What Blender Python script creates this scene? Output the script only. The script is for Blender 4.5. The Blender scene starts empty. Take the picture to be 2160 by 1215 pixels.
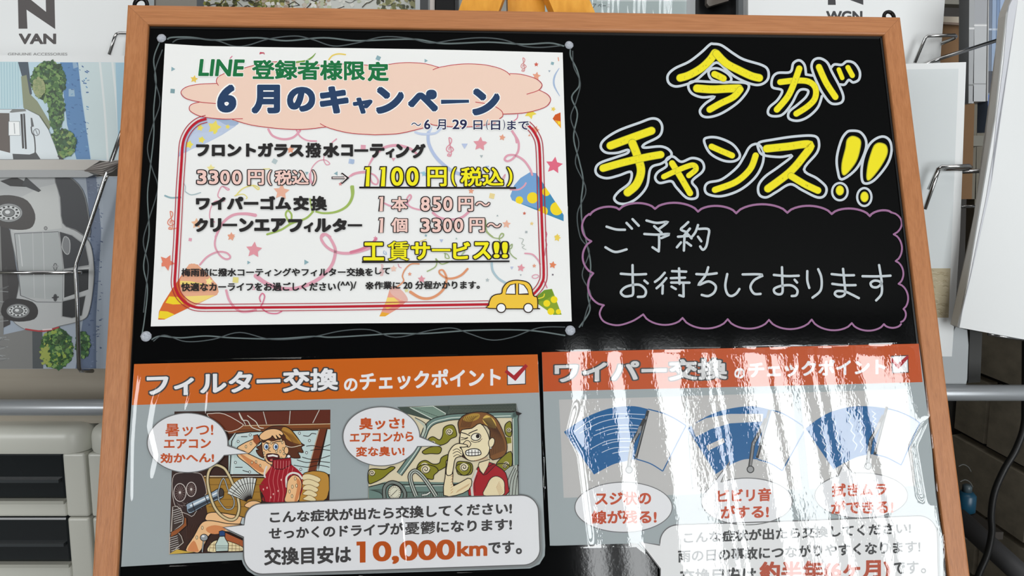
import bpy, bmesh, math, random
from mathutils import Vector, Matrix, noise, geometry
R = math.radians
random.seed(7)
SC = bpy.context.scene
COL = SC.collection

# ------------------------------------------------------------------ camera
F = 1600.0
PITCH = R(7.5)
EYE = Vector((0, 0, 1.30))
cam = bpy.data.cameras.new('camera')
cam.sensor_width = 36; cam.lens = F / 2160 * 36; cam.clip_start = 0.01
camo = bpy.data.objects.new('camera', cam); COL.objects.link(camo)
camo.location = EYE; camo.rotation_euler = (R(90) - PITCH, 0, 0)
SC.camera = camo

# ------------------------------------------------------------------ world, lights, exposure
w = bpy.data.worlds.new('World'); SC.world = w; w.use_nodes = True
w.node_tree.nodes['Background'].inputs[0].default_value = (0.92, 0.96, 1.0, 1)
w.node_tree.nodes['Background'].inputs[1].default_value = 0.25
def area(name, loc, rot, sx, sy, power, col=(1, 1, 1)):
    l = bpy.data.lights.new(name, 'AREA'); l.shape = 'RECTANGLE'; l.size = sx; l.size_y = sy
    l.energy = power; l.color = col
    o = bpy.data.objects.new(name, l); COL.objects.link(o); o.location = loc; o.rotation_euler = rot
    return o
area('overhead_fill_light', (0.15, 0.06, 2.66), (0, 0, 0), 2.6, 0.8, 15, (1.0, 0.985, 0.96))  # added overhead fill, kept out of the board's reflections
area('window_and_fill_light', (-2.55, -2.72, 1.75), (R(90), 0, 0), 2.1, 1.3, 72, (0.97, 0.99, 1.0))  # second front light, added for soft fill from the left
area('window_and_fill_light', (1.78, -2.72, 1.30), (R(90), 0, 0), 2.22, 2.50, 204, (0.96, 0.99, 1.0))  # daylight of the window mirrored in the right poster
SC.view_settings.view_transform = 'Standard'; SC.view_settings.look = 'None'
SC.view_settings.gamma = 1; SC.view_settings.use_curve_mapping = False
SC.view_settings.exposure = -0.14
SC.cycles.max_bounces = 8; SC.cycles.transparent_max_bounces = 16

# ------------------------------------------------------------------ planes
cR = Vector((1, 0, 0)); cD = Vector((0, -math.sin(PITCH), -math.cos(PITCH))); cF = Vector((0, math.cos(PITCH), -math.sin(PITCH)))
def c2w(x, y, z): return cR * x + cD * y + cF * z
def ray(px, py): return c2w((px - 1080) / F, (py - 607.5) / F, 1.0)
class Plane:                                   # a plane with its outward (viewer side) normal
    def __init__(s, p, n): s.p = Vector(p); s.n = Vector(n).normalized()
    def at(s, px, py, off=0.0):
        d = ray(px, py); return EYE + d * (((s.p + s.n * off - EYE).dot(s.n)) / d.dot(s.n))
bX = c2w(0.99634574, -0.01477431, 0.08412418).normalized()
bY = c2w(-0.02885148, -0.98517774, 0.16909294).normalized()
bN = bX.cross(bY).normalized()                 # points to the viewer
dist = 0.5509389
BO = EYE + cF * dist                            # board plane point seen at the picture centre
BO = BO - bX * 0.04635 - bY * 0.09333           # origin of the board axes (u right, v up)
FRONT = Plane(BO, bN)                           # front of the wooden frame
PANEL = Plane(BO - bN * 0.003, bN)              # writing surface
def B(u, v, w=0.0): return BO + bX * u + bY * v + bN * w
def toB(px, py, off=-0.003):
    q = Plane(BO + bN * off, bN).at(px, py) - BO
    return q.dot(bX), q.dot(bY)
def rack(y, lean=3): return Plane((0, y, 1.2), (0, -math.cos(R(lean)), math.sin(R(lean))))

# ------------------------------------------------------------------ materials
def lin(c):
    r = []
    for v in c[:3]:
        v = v / 255.0
        r.append(v / 12.92 if v <= 0.04045 else ((v + 0.055) / 1.055) ** 2.4)
    return (r[0], r[1], r[2], 1.0)
MATS = {}
def mat(name, c=(200, 200, 200), rough=0.5, metal=0.0, spec=0.5, coat=0.0, noisy=0.0, scale=(40, 40, 40), bump=0.0, detail=4, c2=None, alpha=1.0):
    if name in MATS: return MATS[name]
    m = bpy.data.materials.new(name); m.use_nodes = True
    nt = m.node_tree; b = nt.nodes['Principled BSDF']
    b.inputs['Base Color'].default_value = lin(c); b.inputs['Roughness'].default_value = rough
    b.inputs['Metallic'].default_value = metal; b.inputs['Specular IOR Level'].default_value = spec
    b.inputs['Coat Weight'].default_value = coat; b.inputs['Alpha'].default_value = alpha
    if noisy or bump or c2:
        tc = nt.nodes.new('ShaderNodeTexCoord'); mp = nt.nodes.new('ShaderNodeMapping'); mp.inputs['Scale'].default_value = scale
        nz = nt.nodes.new('ShaderNodeTexNoise'); nz.inputs['Scale'].default_value = 1.0; nz.inputs['Detail'].default_value = detail
        nz.inputs['Roughness'].default_value = 0.6
        nt.links.new(tc.outputs['Object'], mp.inputs['Vector']); nt.links.new(mp.outputs['Vector'], nz.inputs['Vector'])
        a = lin(c); d = lin(c2) if c2 else tuple(v * (1 - noisy) for v in a[:3]) + (1,)
        cr = nt.nodes.new('ShaderNodeValToRGB'); cr.color_ramp.elements[0].position = 0.32; cr.color_ramp.elements[1].position = 0.68
        cr.color_ramp.elements[0].color = d; cr.color_ramp.elements[1].color = a
        nt.links.new(nz.outputs['Fac'], cr.inputs['Fac']); nt.links.new(cr.outputs['Color'], b.inputs['Base Color'])
        if bump:
            bp = nt.nodes.new('ShaderNodeBump'); bp.inputs['Strength'].default_value = bump; bp.inputs['Distance'].default_value = 0.0005
            nt.links.new(nz.outputs['Fac'], bp.inputs['Height']); nt.links.new(bp.outputs['Normal'], b.inputs['Normal'])
    MATS[name] = m; return m
def print_mat(name, rough=0.5, spec=0.3):       # flat print: the colour of the ink only
    m = mat(name, (255, 255, 255), rough, spec=spec); nt = m.node_tree
    a = nt.nodes.new('ShaderNodeAttribute'); a.attribute_name = 'Col'
    nt.links.new(a.outputs['Color'], nt.nodes['Principled BSDF'].inputs['Base Color']); return m
M_INK = print_mat('paper_print', 0.6, 0.2)
M_GLOSSY = print_mat('gloss_print', 0.35, 0.25)
M_MARKER = print_mat('marker_ink', 0.5, 0.3)
def wood(name, c1, c2, c3, s, rough=0.38):
    m = bpy.data.materials.new(name); m.use_nodes = True; nt = m.node_tree; b = nt.nodes['Principled BSDF']
    tc = nt.nodes.new('ShaderNodeTexCoord'); mp = nt.nodes.new('ShaderNodeMapping'); mp.inputs['Scale'].default_value = s
    n1 = nt.nodes.new('ShaderNodeTexNoise'); n1.inputs['Scale'].default_value = 1; n1.inputs['Detail'].default_value = 5; n1.inputs['Distortion'].default_value = 0.6
    mp2 = nt.nodes.new('ShaderNodeMapping'); mp2.inputs['Scale'].default_value = [v * 3.2 for v in s]
    n2 = nt.nodes.new('ShaderNodeTexNoise'); n2.inputs['Scale'].default_value = 1.0; n2.inputs['Detail'].default_value = 3
    nt.links.new(tc.outputs['Object'], mp.inputs['Vector']); nt.links.new(tc.outputs['Object'], mp2.inputs['Vector'])
    nt.links.new(mp.outputs['Vector'], n1.inputs['Vector']); nt.links.new(mp2.outputs['Vector'], n2.inputs['Vector'])
    cr = nt.nodes.new('ShaderNodeValToRGB'); e = cr.color_ramp.elements
    e[0].position = 0.3; e[0].color = lin(c1); e[1].position = 0.7; e[1].color = lin(c3)
    k = e.new(0.5); k.color = lin(c2)
    mx = nt.nodes.new('ShaderNodeMath'); mx.operation = 'MULTIPLY_ADD'; mx.inputs[1].default_value = 0.45
    mu = nt.nodes.new('ShaderNodeMath'); mu.operation = 'MULTIPLY'; mu.inputs[1].default_value = 0.55
    nt.links.new(n1.outputs['Fac'], mu.inputs[0]); nt.links.new(n2.outputs['Fac'], mx.inputs[0]); nt.links.new(mu.outputs[0], mx.inputs[2])
    nt.links.new(mx.outputs[0], cr.inputs['Fac']); nt.links.new(cr.outputs['Color'], b.inputs['Base Color'])
    b.inputs['Roughness'].default_value = rough; b.inputs['Specular IOR Level'].default_value = 0.4
    bp = nt.nodes.new('ShaderNodeBump'); bp.inputs['Strength'].default_value = 0.25; bp.inputs['Distance'].default_value = 0.0003
    nt.links.new(n2.outputs['Fac'], bp.inputs['Height']); nt.links.new(bp.outputs['Normal'], b.inputs['Normal'])
    return m
def film_mat(name, rough=0.02, bump=0.5, scale=(260, 260, 90), ior=1.72, tint=(1, 1, 1), detail=5):
    m = bpy.data.materials.new(name); m.use_nodes = True; nt = m.node_tree; nt.nodes.clear()
    o = nt.nodes.new('ShaderNodeOutputMaterial'); mx = nt.nodes.new('ShaderNodeMixShader')
    tr = nt.nodes.new('ShaderNodeBsdfTransparent'); gl = nt.nodes.new('ShaderNodeBsdfGlossy'); gl.inputs['Roughness'].default_value = rough
    tr.inputs['Color'].default_value = (*tint, 1)
    lw = nt.nodes.new('ShaderNodeLayerWeight'); lw.inputs['Blend'].default_value = 0.5
    pw = nt.nodes.new('ShaderNodeMath'); pw.operation = 'POWER'; pw.inputs[1].default_value = 5.0
    fr = nt.nodes.new('ShaderNodeMath'); fr.operation = 'MULTIPLY_ADD'; f0 = ((ior - 1) / (ior + 1)) ** 2; fr.inputs[1].default_value = 1 - f0; fr.inputs[2].default_value = f0
    nt.links.new(lw.outputs['Facing'], pw.inputs[0]); nt.links.new(pw.outputs[0], fr.inputs[0])
    tc = nt.nodes.new('ShaderNodeTexCoord'); mp = nt.nodes.new('ShaderNodeMapping'); mp.inputs['Scale'].default_value = scale
    nz = nt.nodes.new('ShaderNodeTexNoise'); nz.inputs['Scale'].default_value = 1; nz.inputs['Detail'].default_value = detail; nz.inputs['Roughness'].default_value = 0.62
    bp = nt.nodes.new('ShaderNodeBump'); bp.inputs['Strength'].default_value = 1.0; bp.inputs['Distance'].default_value = bump * 0.00002
    nt.links.new(tc.outputs['Object'], mp.inputs['Vector']); nt.links.new(mp.outputs['Vector'], nz.inputs['Vector'])
    nt.links.new(nz.outputs['Fac'], bp.inputs['Height']); nt.links.new(bp.outputs['Normal'], gl.inputs['Normal'])
    nt.links.new(fr.outputs[0], mx.inputs[0]); nt.links.new(tr.outputs[0], mx.inputs[1]); nt.links.new(gl.outputs[0], mx.inputs[2])
    nt.links.new(mx.outputs[0], o.inputs['Surface']); return m

# ------------------------------------------------------------------ objects
def wloc(o):
    v = Vector(o.location)
    while o.parent: o = o.parent; v += o.location
    return v
def thing(name, label, cat, loc, group=None):
    o = bpy.data.objects.new(name, None); COL.objects.link(o); o.location = loc; o.empty_display_size = 0.02
    o['label'] = label; o['category'] = cat
    if group: o['group'] = group
    return o
def obj(name, vs, fs, m, parent=None, smooth=False, label=None, cat=None, kind=None, group=None, cols=None):
    vs = [Vector(v) for v in vs]
    if parent is not None: base = wloc(parent)
    else:
        base = Vector((sum(v.x for v in vs) / len(vs), sum(v.y for v in vs) / len(vs), min(v.z for v in vs)))
    me = bpy.data.meshes.new(name); me.from_pydata([tuple(v - base) for v in vs], [], fs)
    ms = m if isinstance(m, list) else [m]
    for k in ms: me.materials.append(k)
    if cols is not None:
        ca = me.color_attributes.new('Col', 'FLOAT_COLOR', 'CORNER')
        data = []
        for p, c in zip(fs, cols): data.extend(list(c) * len(p))
        ca.data.foreach_set('color', data)
    if smooth: me.shade_smooth()
    me.validate(); me.update()
    o = bpy.data.objects.new(name, me); COL.objects.link(o)
    if parent is not None: o.parent = parent
    else: o.location = base
    if label: o['label'] = label
    if cat: o['category'] = cat
    if kind: o['kind'] = kind
    if group: o['group'] = group
    return o
class MB:
    def __init__(s): s.v = []; s.f = []
    def add(s, vs, fs):
        n = len(s.v); s.v += [Vector(v) for v in vs]; s.f += [tuple(i + n for i in f) for f in fs]; return s
    def box(s, a, b):
        x0, y0, z0 = a; x1, y1, z1 = b
        return s.add([(x0, y0, z0), (x1, y0, z0), (x1, y1, z0), (x0, y1, z0), (x0, y0, z1), (x1, y0, z1), (x1, y1, z1), (x0, y1, z1)],
                     [(3, 2, 1, 0), (4, 5, 6, 7), (0, 1, 5, 4), (1, 2, 6, 5), (2, 3, 7, 6), (3, 0, 4, 7)])
    def prism(s, pts, d):                       # pts: world polygon facing the viewer, extruded by vector d
        n = len(pts); d = Vector(d)
        return s.add(list(pts) + [Vector(p) + d for p in pts], [tuple(range(n)), tuple(range(2 * n - 1, n - 1, -1))] + [(i, i + n, (i + 1) % n + n, (i + 1) % n) for i in range(n)])
    def tube(s, pts, r, seg=10, closed=False, smooth_pts=0):
        pts = [Vector(p) for p in pts]
        if smooth_pts: pts = catmull(pts, smooth_pts, closed)
        n = len(pts); rings = []; up = None
        for i, p in enumerate(pts):
            a = pts[(i - 1) % n] if (closed or i > 0) else p; b = pts[(i + 1) % n] if (closed or i < n - 1) else p
            t = (b - a).normalized()
            if up is None: up = t.orthogonal().normalized()
            up = (up - t * up.dot(t)).normalized(); sd = t.cross(up)
            rr = r[i] if isinstance(r, (list, tuple)) else r
            rings.append([p + (up * math.cos(k * 2 * math.pi / seg) + sd * math.sin(k * 2 * math.pi / seg)) * rr for k in range(seg)])
        vs = [v for g in rings for v in g]; fs = []
        m = n if closed else n - 1
        for i in range(m):
            j = (i + 1) % n
            for k in range(seg): fs.append((i * seg + k, i * seg + (k + 1) % seg, j * seg + (k + 1) % seg, j * seg + k))
        if not closed: fs += [tuple(range(seg - 1, -1, -1)), tuple((n - 1) * seg + k for k in range(seg))]
        return s.add(vs, fs)
    def obj(s, name, m, parent=None, **k): return obj(name, s.v, s.f, m, parent, **k)
def catmull(p, n=6, closed=False):
    out = []; L = len(p)
    if L < 3: return list(p)
    rng = range(L) if closed else range(L - 1)
    for i in rng:
        p0 = p[(i - 1) % L] if (closed or i > 0) else p[0]; p1 = p[i]; p2 = p[(i + 1) % L]
        p3 = p[(i + 2) % L] if (closed or i < L - 2) else p[-1]
        for k in range(n):
            t = k / n
            out.append(0.5 * ((2 * p1) + (p2 - p0) * t + (2 * p0 - 5 * p1 + 4 * p2 - p3) * t * t + (3 * p1 - p0 - 3 * p2 + p3) * t ** 3))
    if not closed: out.append(p[-1])
    return out
def slab(name, pts, plane, thick, m, parent=None, off=0.0, **k):
    P = [plane.at(x, y, off) for x, y in pts]
    return MB().prism(P, -plane.n * thick).obj(name, m, parent, **k)

# ------------------------------------------------------------------ flat print: shapes traced on a real sheet, inks a few microns thick
TXT = {}
def glyphs(s, weight=0.0, shear=0.0, sp=1.0):
    key = (s, weight, shear, sp)
    if key in TXT: return TXT[key]
    c = bpy.data.curves.new('t', 'FONT'); c.body = s; c.fill_mode = 'FRONT'; c.resolution_u = 5; c.offset = weight; c.shear = shear; c.space_character = sp
    o = bpy.data.objects.new('t', c); COL.objects.link(o)
    me = bpy.data.meshes.new_from_object(o.evaluated_get(bpy.context.evaluated_depsgraph_get()))
    vs = [(v.co.x, v.co.y) for v in me.vertices]; fs = [tuple(p.vertices) for p in me.polygons]
    bpy.data.objects.remove(o); bpy.data.curves.remove(c); bpy.data.meshes.remove(me)
    TXT[key] = (vs, fs); return TXT[key]
class Art:
    STEP = 2.4e-6
    def __init__(s, plane, off=0.0): s.pl = plane; s.z = off; s.zmax = off; s.v = []; s.f = []; s.c = []; s.at(0, 0, 1)
    def at(s, ox, oy, k): s.ox, s.oy, s.k = ox, oy, k; return s
    def px(s, p): return s.ox + p[0] / s.k, s.oy + p[1] / s.k
    def raw(s, vs, fs, c, z=None):
        s.z += z or s.STEP; n = len(s.v); s.zmax = max(s.zmax, s.z)
        for p in vs: s.v.append(s.pl.at(p[0], p[1], s.z))
        cc = lin(c)
        for f in fs: s.f.append(tuple(i + n for i in f)); s.c.append(cc)
    def poly(s, pts, c, sm=0, z=None):
        P = [Vector((p[0], p[1], 0)) for p in pts]
        if sm: P = catmull(P, sm, True)
        Q = [s.px(p) for p in P]
        tri = geometry.tessellate_polygon([[Vector((x, y, 0)) for x, y in Q]])
        fs = []
        for t in tri:
            a, b, d = (Q[i] for i in t)
            fs.append(t if (b[0] - a[0]) * (d[1] - a[1]) - (b[1] - a[1]) * (d[0] - a[0]) < 0 else (t[0], t[2], t[1]))
        s.raw(Q, fs, c, z)
    def line(s, pts, wd, c, sm=0, closed=False, taper=None, cap=True):
        P = [Vector((p[0], p[1], 0)) for p in pts]
        if sm: P = catmull(P, sm, closed)
        elif closed: P = P
        n = len(P); vs = []; fs = []; W = []
        for i in range(n):
            a = P[(i - 1) % n] if (closed or i) else P[i]; b = P[(i + 1) % n] if (closed or i < n - 1) else P[i]
            t = (b - a); t = t.normalized() if t.length > 1e-9 else Vector((1, 0, 0))
            h = wd / 2
            if taper:
                x = i / (n - 1) * (len(taper) - 1); j = min(int(x), len(taper) - 2); h *= taper[j] + (taper[j + 1] - taper[j]) * (x - j)
            # mitre
            if 0 < i < n - 1 or closed:
                d1 = (P[i] - a); 
                if d1.length > 1e-9:
                    cs = abs(t.dot(d1.normalized())); h2 = h / max(cs, 0.55)
                else: h2 = h
            else: h2 = h
            nn = Vector((-t.y, t.x, 0)); vs += [P[i] + nn * h2, P[i] - nn * h2]; W.append(h)
        m = n if closed else n - 1
        for i in range(m):
            j = (i + 1) % n; fs.append((2 * i, 2 * j, 2 * j + 1, 2 * i + 1))
        if cap and not closed:
            for q, i0 in ((0, 0), (n - 1, 2 * (n - 1))):
                cc = P[q]; h = W[q]; k = 8; base = len(vs)
                o = P[1] - P[0] if q == 0 else P[-2] - P[-1]; o = -o.normalized(); nn = Vector((-o.y, o.x, 0))
                for g in range(k + 1):
                    an = math.pi * g / k; vs.append(cc + nn * (math.cos(an) * h) + o * (math.sin(an) * h))
                fs.append(tuple(range(base, base + k + 1)))
        Q = [s.px(p) for p in vs]
        s.raw(Q, fs, c)
    def sh(s, pts, fill, edge=None, wd=3, sm=0):
        s.poly(pts, fill, sm)
        if edge: s.line(list(pts), wd, edge, sm, True)
    def ell(s, cx, cy, rx, ry, c=None, edge=None, wd=3, n=28, rot=0, a0=0, a1=360):
        ca, sa = math.cos(R(rot)), math.sin(R(rot)); full = a1 - a0 >= 360
        P = []
        for i in range(n if full else n + 1):
            t = R(a0 + (a1 - a0) * i / n); x = rx * math.cos(t); y = ry * math.sin(t); P.append((cx + x * ca - y * sa, cy + x * sa + y * ca))
        if c: s.poly(P, c)
        if edge: s.line(P, wd, edge, 0, full)
    def rect(s, x0, y0, x1, y1, c, k=0.0): s.poly([(x0, y0), (x1, y0 + k * (x1 - x0)), (x1, y1 + k * (x1 - x0)), (x0, y1)], c)
    def star(s, cx, cy, r, c, rot=0, inner=0.5, edge=None):
        P = [(cx + (r if i % 2 == 0 else r * inner) * math.sin(R(rot + i * 36)), cy - (r if i % 2 == 0 else r * inner) * math.cos(R(rot + i * 36))) for i in range(10)]
        s.poly(P, c)
    def text(s, t, x0, y0, x1, y1, c, k=0.0, wt=0.0, sk=0.0, edge=None, ew=0.0, sp=1.0):
        """ink box of the word: left x0, right x1, top y0, bottom y1 at the left edge, k = slope; wt and ew thicken it (em)"""
        v0, fs = glyphs(t, 0.0, sk, sp)
        z0 = s.z
        bx = (min(v[0] for v in v0) - wt, max(v[0] for v in v0) + wt, min(v[1] for v in v0) - wt, max(v[1] for v in v0) + wt)
        for cc, r in ((edge, wt + ew), (c, wt)):
            if cc is None: continue
            sh_ = [(0, 0)]
            if r > 0:
                n = 8 if r < 0.04 else 20
                sh_ = [(r * math.copysign(abs(math.cos(t)) ** .62, math.cos(t)), r * math.copysign(abs(math.sin(t)) ** .62, math.sin(t))) for t in [2 * math.pi * (i + .5) / n for i in range(n)]]
                if r > 0.045: sh_ += [(p * .5, q * .5) for p, q in sh_[::5]]
            s.z = z0 if cc is edge else z0 + 3.4e-5
            for dx, dy in sh_:
                Q = []
                for x, y in v0:
                    u = (x + dx - bx[0]) / (bx[1] - bx[0]); h = (y + dy - bx[2]) / (bx[3] - bx[2])
                    X = x0 + u * (x1 - x0); Q.append(s.px((X, y1 + (y0 - y1) * h + k * (X - x0))))
                s.raw(Q, fs, cc, 1.3e-6)
            s.zmax = max(s.zmax, s.z)
        s.z = z0 + s.STEP
    def obj(s, name, parent, m=None, **k):
        o = obj(name, s.v, s.f, m or M_INK, parent, cols=s.c, **k); s.z = s.zmax + s.STEP; return o

# ================================================================== the room
wallm = mat('painted_wall', (176, 172, 160), 0.8, noisy=0.08, scale=(6, 6, 6))
floorm = mat('dark_floor_tile', (92, 90, 86), 0.5, noisy=0.25, scale=(9, 9, 9))
MB().box((-3.8, -2.8, -0.1), (2.9, 1.75, 0)).obj('floor', floorm, kind='structure')
MB().box((-3.8, -2.8, 2.7), (2.9, 1.75, 2.8)).obj('ceiling', mat('ceiling_board', (66, 66, 64), 0.9), kind='structure')
MB().box((-3.8, 1.65, 0), (2.9, 1.75, 2.7)).obj('wall_back', mat('dark_back_wall', (74, 72, 68), 0.9, noisy=0.2, scale=(5, 5, 5)), kind='structure')
# shop front behind the photographer: one wide opening, left one added for fill light
fw = mat('shop_front_wall', (34, 34, 34), 0.9)
f = MB(); WX0, WX1, WZ0, WZ1 = 0.72, 2.86, 0.06, 2.54
f.box((-1.5, -2.72, 0), (WX0, -2.62, 2.7)); f.box((-3.8, -2.72, 2.42), (-1.5, -2.62, 2.7)); f.box((-3.8, -2.72, 0), (-3.6, -2.62, 2.56)); f.box((-3.6, -2.72, 0), (-1.5, -2.62, 1.08)); f.box((WX1, -2.72, 0), (2.9, -2.62, 2.7))
f.box((WX0, -2.72, 0), (WX1, -2.62, WZ0)); f.box((WX0, -2.72, WZ1), (WX1, -2.62, 2.7))
f.obj('wall_front', fw, kind='structure')
MB().box((-3.9, -2.8, 0), (-3.8, 1.75, 2.7)).obj('wall_left', wallm, kind='structure')
# dark bars added in that window to stripe its reflection in the poster
win = bpy.data.objects.new('window_1', None); COL.objects.link(win); win.location = (1.78, -2.58, WZ0); win['kind'] = 'structure'
def refx(px): return 0.71 + (px - 1150) * (0.00258 + (px - 1150) * 1.5e-7)
slm = mat('dark_stripe_bar', (26, 28, 30), 0.8)
for p0, p1 in ((1150, 1206), (1241, 1275), (1321, 1367), (1449, 1473), (1485, 1502), (1517, 1562), (1620, 1636), (1669, 1701), (1722, 1748), (1777, 1802), (1896, 1934)):
    MB().box((refx(p0), -2.585, WZ0 + .01), (refx(p1), -2.581, WZ1)).obj('stripe_bar', slm, win)
MB().box((WX0 - .02, -2.60, WZ1), (WX1 + .03, -2.56, WZ1 + .05)).obj('bar_rail', mat('bar_rail_grey', (150, 150, 150), .4), win)
MB().box((WX0 - .01, -2.66, WZ0 - .02), (WX1 + .01, -2.60, WZ0 + .005)).obj('window_sill', mat('sill_grey', (120, 120, 120), .5), win)

# wall of grey blocks at lower right, running towards the viewer
BW = bpy.data.objects.new('wall_right', None); COL.objects.link(BW); BW.location = (1.0, 1.4, 0); BW['kind'] = 'structure'
blk = mat('grey_block', (196, 186, 166), 0.85, noisy=0.35, scale=(16, 16, 30), bump=0.6)
mort = mat('block_joint', (30, 28, 26), 0.95)
wd = Vector((0, -1, 0)); wn = Vector((-wd.y, wd.x, 0)); wn = -wn if wn.x > 0 else wn
o0 = Vector((0.985, 1.645, 0))
def wb(t, z, q=0): return tuple(o0 + wd * t + Vector((0, 0, z)) + wn * q)
MB().add([wb(0, 0, -.02), wb(.5, 0, -.02), wb(.5, 1.19, -.02), wb(0, 1.19, -.02), wb(0, 0, -.1), wb(.5, 0, -.1), wb(.5, 1.19, -.1), wb(0, 1.19, -.1)],
         [(0, 1, 2, 3), (7, 6, 5, 4), (3, 2, 6, 7), (0, 4, 5, 1), (1, 5, 6, 2), (0, 3, 7, 4)]).obj('mortar', mort, BW)
H = 0.1455; Lb = 0.30
for r in range(-1, 8):
    t = -(r % 2) * Lb / 2 - .03
    while t < .48:
        a = max(t, 0) + .004; b = min(t + Lb, .5) - .004; z0 = max(r * H + .034, 0.001) + .004; z1 = (r + 1) * H + .030
        if b - a > .03:
            pr = random.uniform(-.003, .003)
            c = .004
            MB().add([wb(a, z0, -.03), wb(b, z0, -.03), wb(b, z1, -.03), wb(a, z1, -.03), wb(a + c, z0 + c, pr), wb(b - c, z0 + c, pr), wb(b - c, z1 - c, pr), wb(a + c, z1 - c, pr)],
                     [(4, 5, 6, 7), (0, 1, 5, 4), (1, 2, 6, 5), (2, 3, 7, 6), (3, 0, 4, 7)]).obj('brick', blk, BW)
        t += Lb

# ================================================================== the blackboard
HB, WL, WR, HT = -0.5891, -0.2347, 0.3690, 0.3118
board = thing('blackboard', 'large black marker board in an orange-brown wooden frame leaning on the easel', 'board', B(0.067, HB, -0.01))
wood_h = wood('frame_wood_across', (160, 102, 62), (178, 117, 73), (190, 129, 84), (8, 160, 420))
wood_v = wood('frame_wood_upright', (160, 102, 62), (178, 117, 73), (190, 129, 84), (420, 160, 8))
prof = [(0.0006, -0.016), (0, -0.0015), (0.0005, -0.0004), (0.0016, 0), (0.0150, 0), (0.0162, -0.0003), (0.0167, -0.0012), (0.0167, -0.0045), (0.0167, -0.016)]
prof = [(u * .95, z) for u, z in prof]
def rail(p0, p1, inw, m):
    p0 = Vector(p0); p1 = Vector(p1); d = (p1 - p0).normalized(); inw = Vector(inw); vs = []; n = len(prof); seg = 12
    for k in range(seg + 1):
        for (u, z) in prof:
            a = p0 + d * u + inw * u; b = p1 - d * u + inw * u; q = a.lerp(b, k / seg); vs.append(B(q.x, q.y, z))
    fs = [(k * n + i, (k + 1) * n + i, (k + 1) * n + (i + 1) % n, k * n + (i + 1) % n) for k in range(seg) for i in range(n)]
    fs += [tuple(range(n)), tuple(seg * n + i for i in range(n - 1, -1, -1))]
    o = obj('frame_rail', vs, fs, m, board); bm = bmesh.new(); bm.from_mesh(o.data); bmesh.ops.recalc_face_normals(bm, faces=bm.faces); bm.to_mesh(o.data); bm.free()
e = 0.00012
rail((WL, HT), (WR, HT), (0, -1), wood_h); rail((WR, HT - e), (WR, HB), (-1, 0), wood_v)
rail((WR, HB), (WL, HB), (0, 1), wood_h); rail((WL, HB), (WL, HT - e), (1, 0), wood_v)
def bquad(u0, v0, u1, v1, w): return [B(u0, v0, w), B(u1, v0, w), B(u1, v1, w), B(u0, v1, w)]
pm = bpy.data.materials.new('black_writing_surface'); pm.use_nodes = True
b_ = pm.node_tree.nodes['Principled BSDF']; b_.inputs['Base Color'].default_value = (0.0032, 0.0034, 0.0036, 1); b_.inputs['Roughness'].default_value = 0.06
b_.inputs['Specular IOR Level'].default_value = 0.42
nt = pm.node_tree; tc = nt.nodes.new('ShaderNodeTexCoord'); nz = nt.nodes.new('ShaderNodeTexNoise'); nz.inputs['Scale'].default_value = 420; nz.inputs['Detail'].default_value = 3
bp = nt.nodes.new('ShaderNodeBump'); bp.inputs['Strength'].default_value = 0.06; bp.inputs['Distance'].default_value = 0.0002
nt.links.new(tc.outputs['Object'], nz.inputs['Vector']); nt.links.new(nz.outputs['Fac'], bp.inputs['Height']); nt.links.new(bp.outputs['Normal'], b_.inputs['Normal'])
MB().prism(bquad(WL + .012, HB + .012, WR - .012, HT - .012, -0.003), -bN * 0.004).obj('writing_panel', pm, board)
MB().prism(bquad(WL + .0166, HT - .0178, WR - .0166, HT - .0166, -0.0022), -bN * 0.0015).obj('edge_bead', mat('black_plastic', (14, 14, 15), 0.35), board)
MB().prism(bquad(WR - .0181, HB + .02, WR - .0168, HT - .0166, -0.0022), -bN * 0.0015).obj('edge_bead', mat('black_plastic'), board)
hm = mat('black_hook_metal', (26, 24, 24), 0.3, metal=0.6)
for hx, rr in ((297, 15), (1875, 14)):
    u, v = toB(hx, 11 if hx < 900 else 36, -0.008); r = rr / F * 0.57
    pts = [B(u + math.sin(a) * r * 0.86, HT + r * 0.75 - math.cos(a) * r, -0.008) for a in [R(x) for x in range(0, 360, 20)]]
    MB().tube(pts, 0.0015, 8, True).obj('hook', hm, board, smooth=True)

def bart(z=0.0): return Art(PANEL, z)
WHITE = (196, 204, 210); YEL = (236, 222, 22)
# --- pale wavy lines round the flyer
a = bart(2e-5); G1 = (92, 104, 104); G2 = (66, 74, 76)
a.at(400, 0, 2.7)
a.line([(-125, 222), (-100, 213), (0, 212), (150, 228), (380, 215), (550, 232), (760, 215), (950, 232), (1150, 225), (1300, 225), (1450, 248), (1700, 240), (1900, 252), (2050, 245), (2130, 262)], 9, G1, 6)
a.line([(-95, 240), (-60, 222), (30, 220), (150, 230), (250, 262), (330, 258), (450, 222), (600, 205), (700, 225), (820, 262), (950, 245), (1100, 210), (1250, 218), (1370, 245), (1500, 228), (1650, 215), (1780, 225), (1900, 262), (2000, 270), (2115, 260)], 7, G2, 6)
a.at(0, 0, 3.0375)
a.line([(1020, 275), (985, 380), (1000, 520), (985, 700), (985, 870), (960, 1100), (945, 1260), (955, 1500), (920, 1700), (945, 1850), (925, 2050), (910, 2140)], 8, G1, 6)
a.line([(1040, 320), (990, 480), (1025, 650), (980, 800), (945, 950), (975, 1080), (1010, 1180), (1000, 1260), (950, 1420), (918, 1550), (950, 1700), (935, 1850), (920, 2000)], 7, G2, 6)
a.at(290, 480, 4.408)
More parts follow.
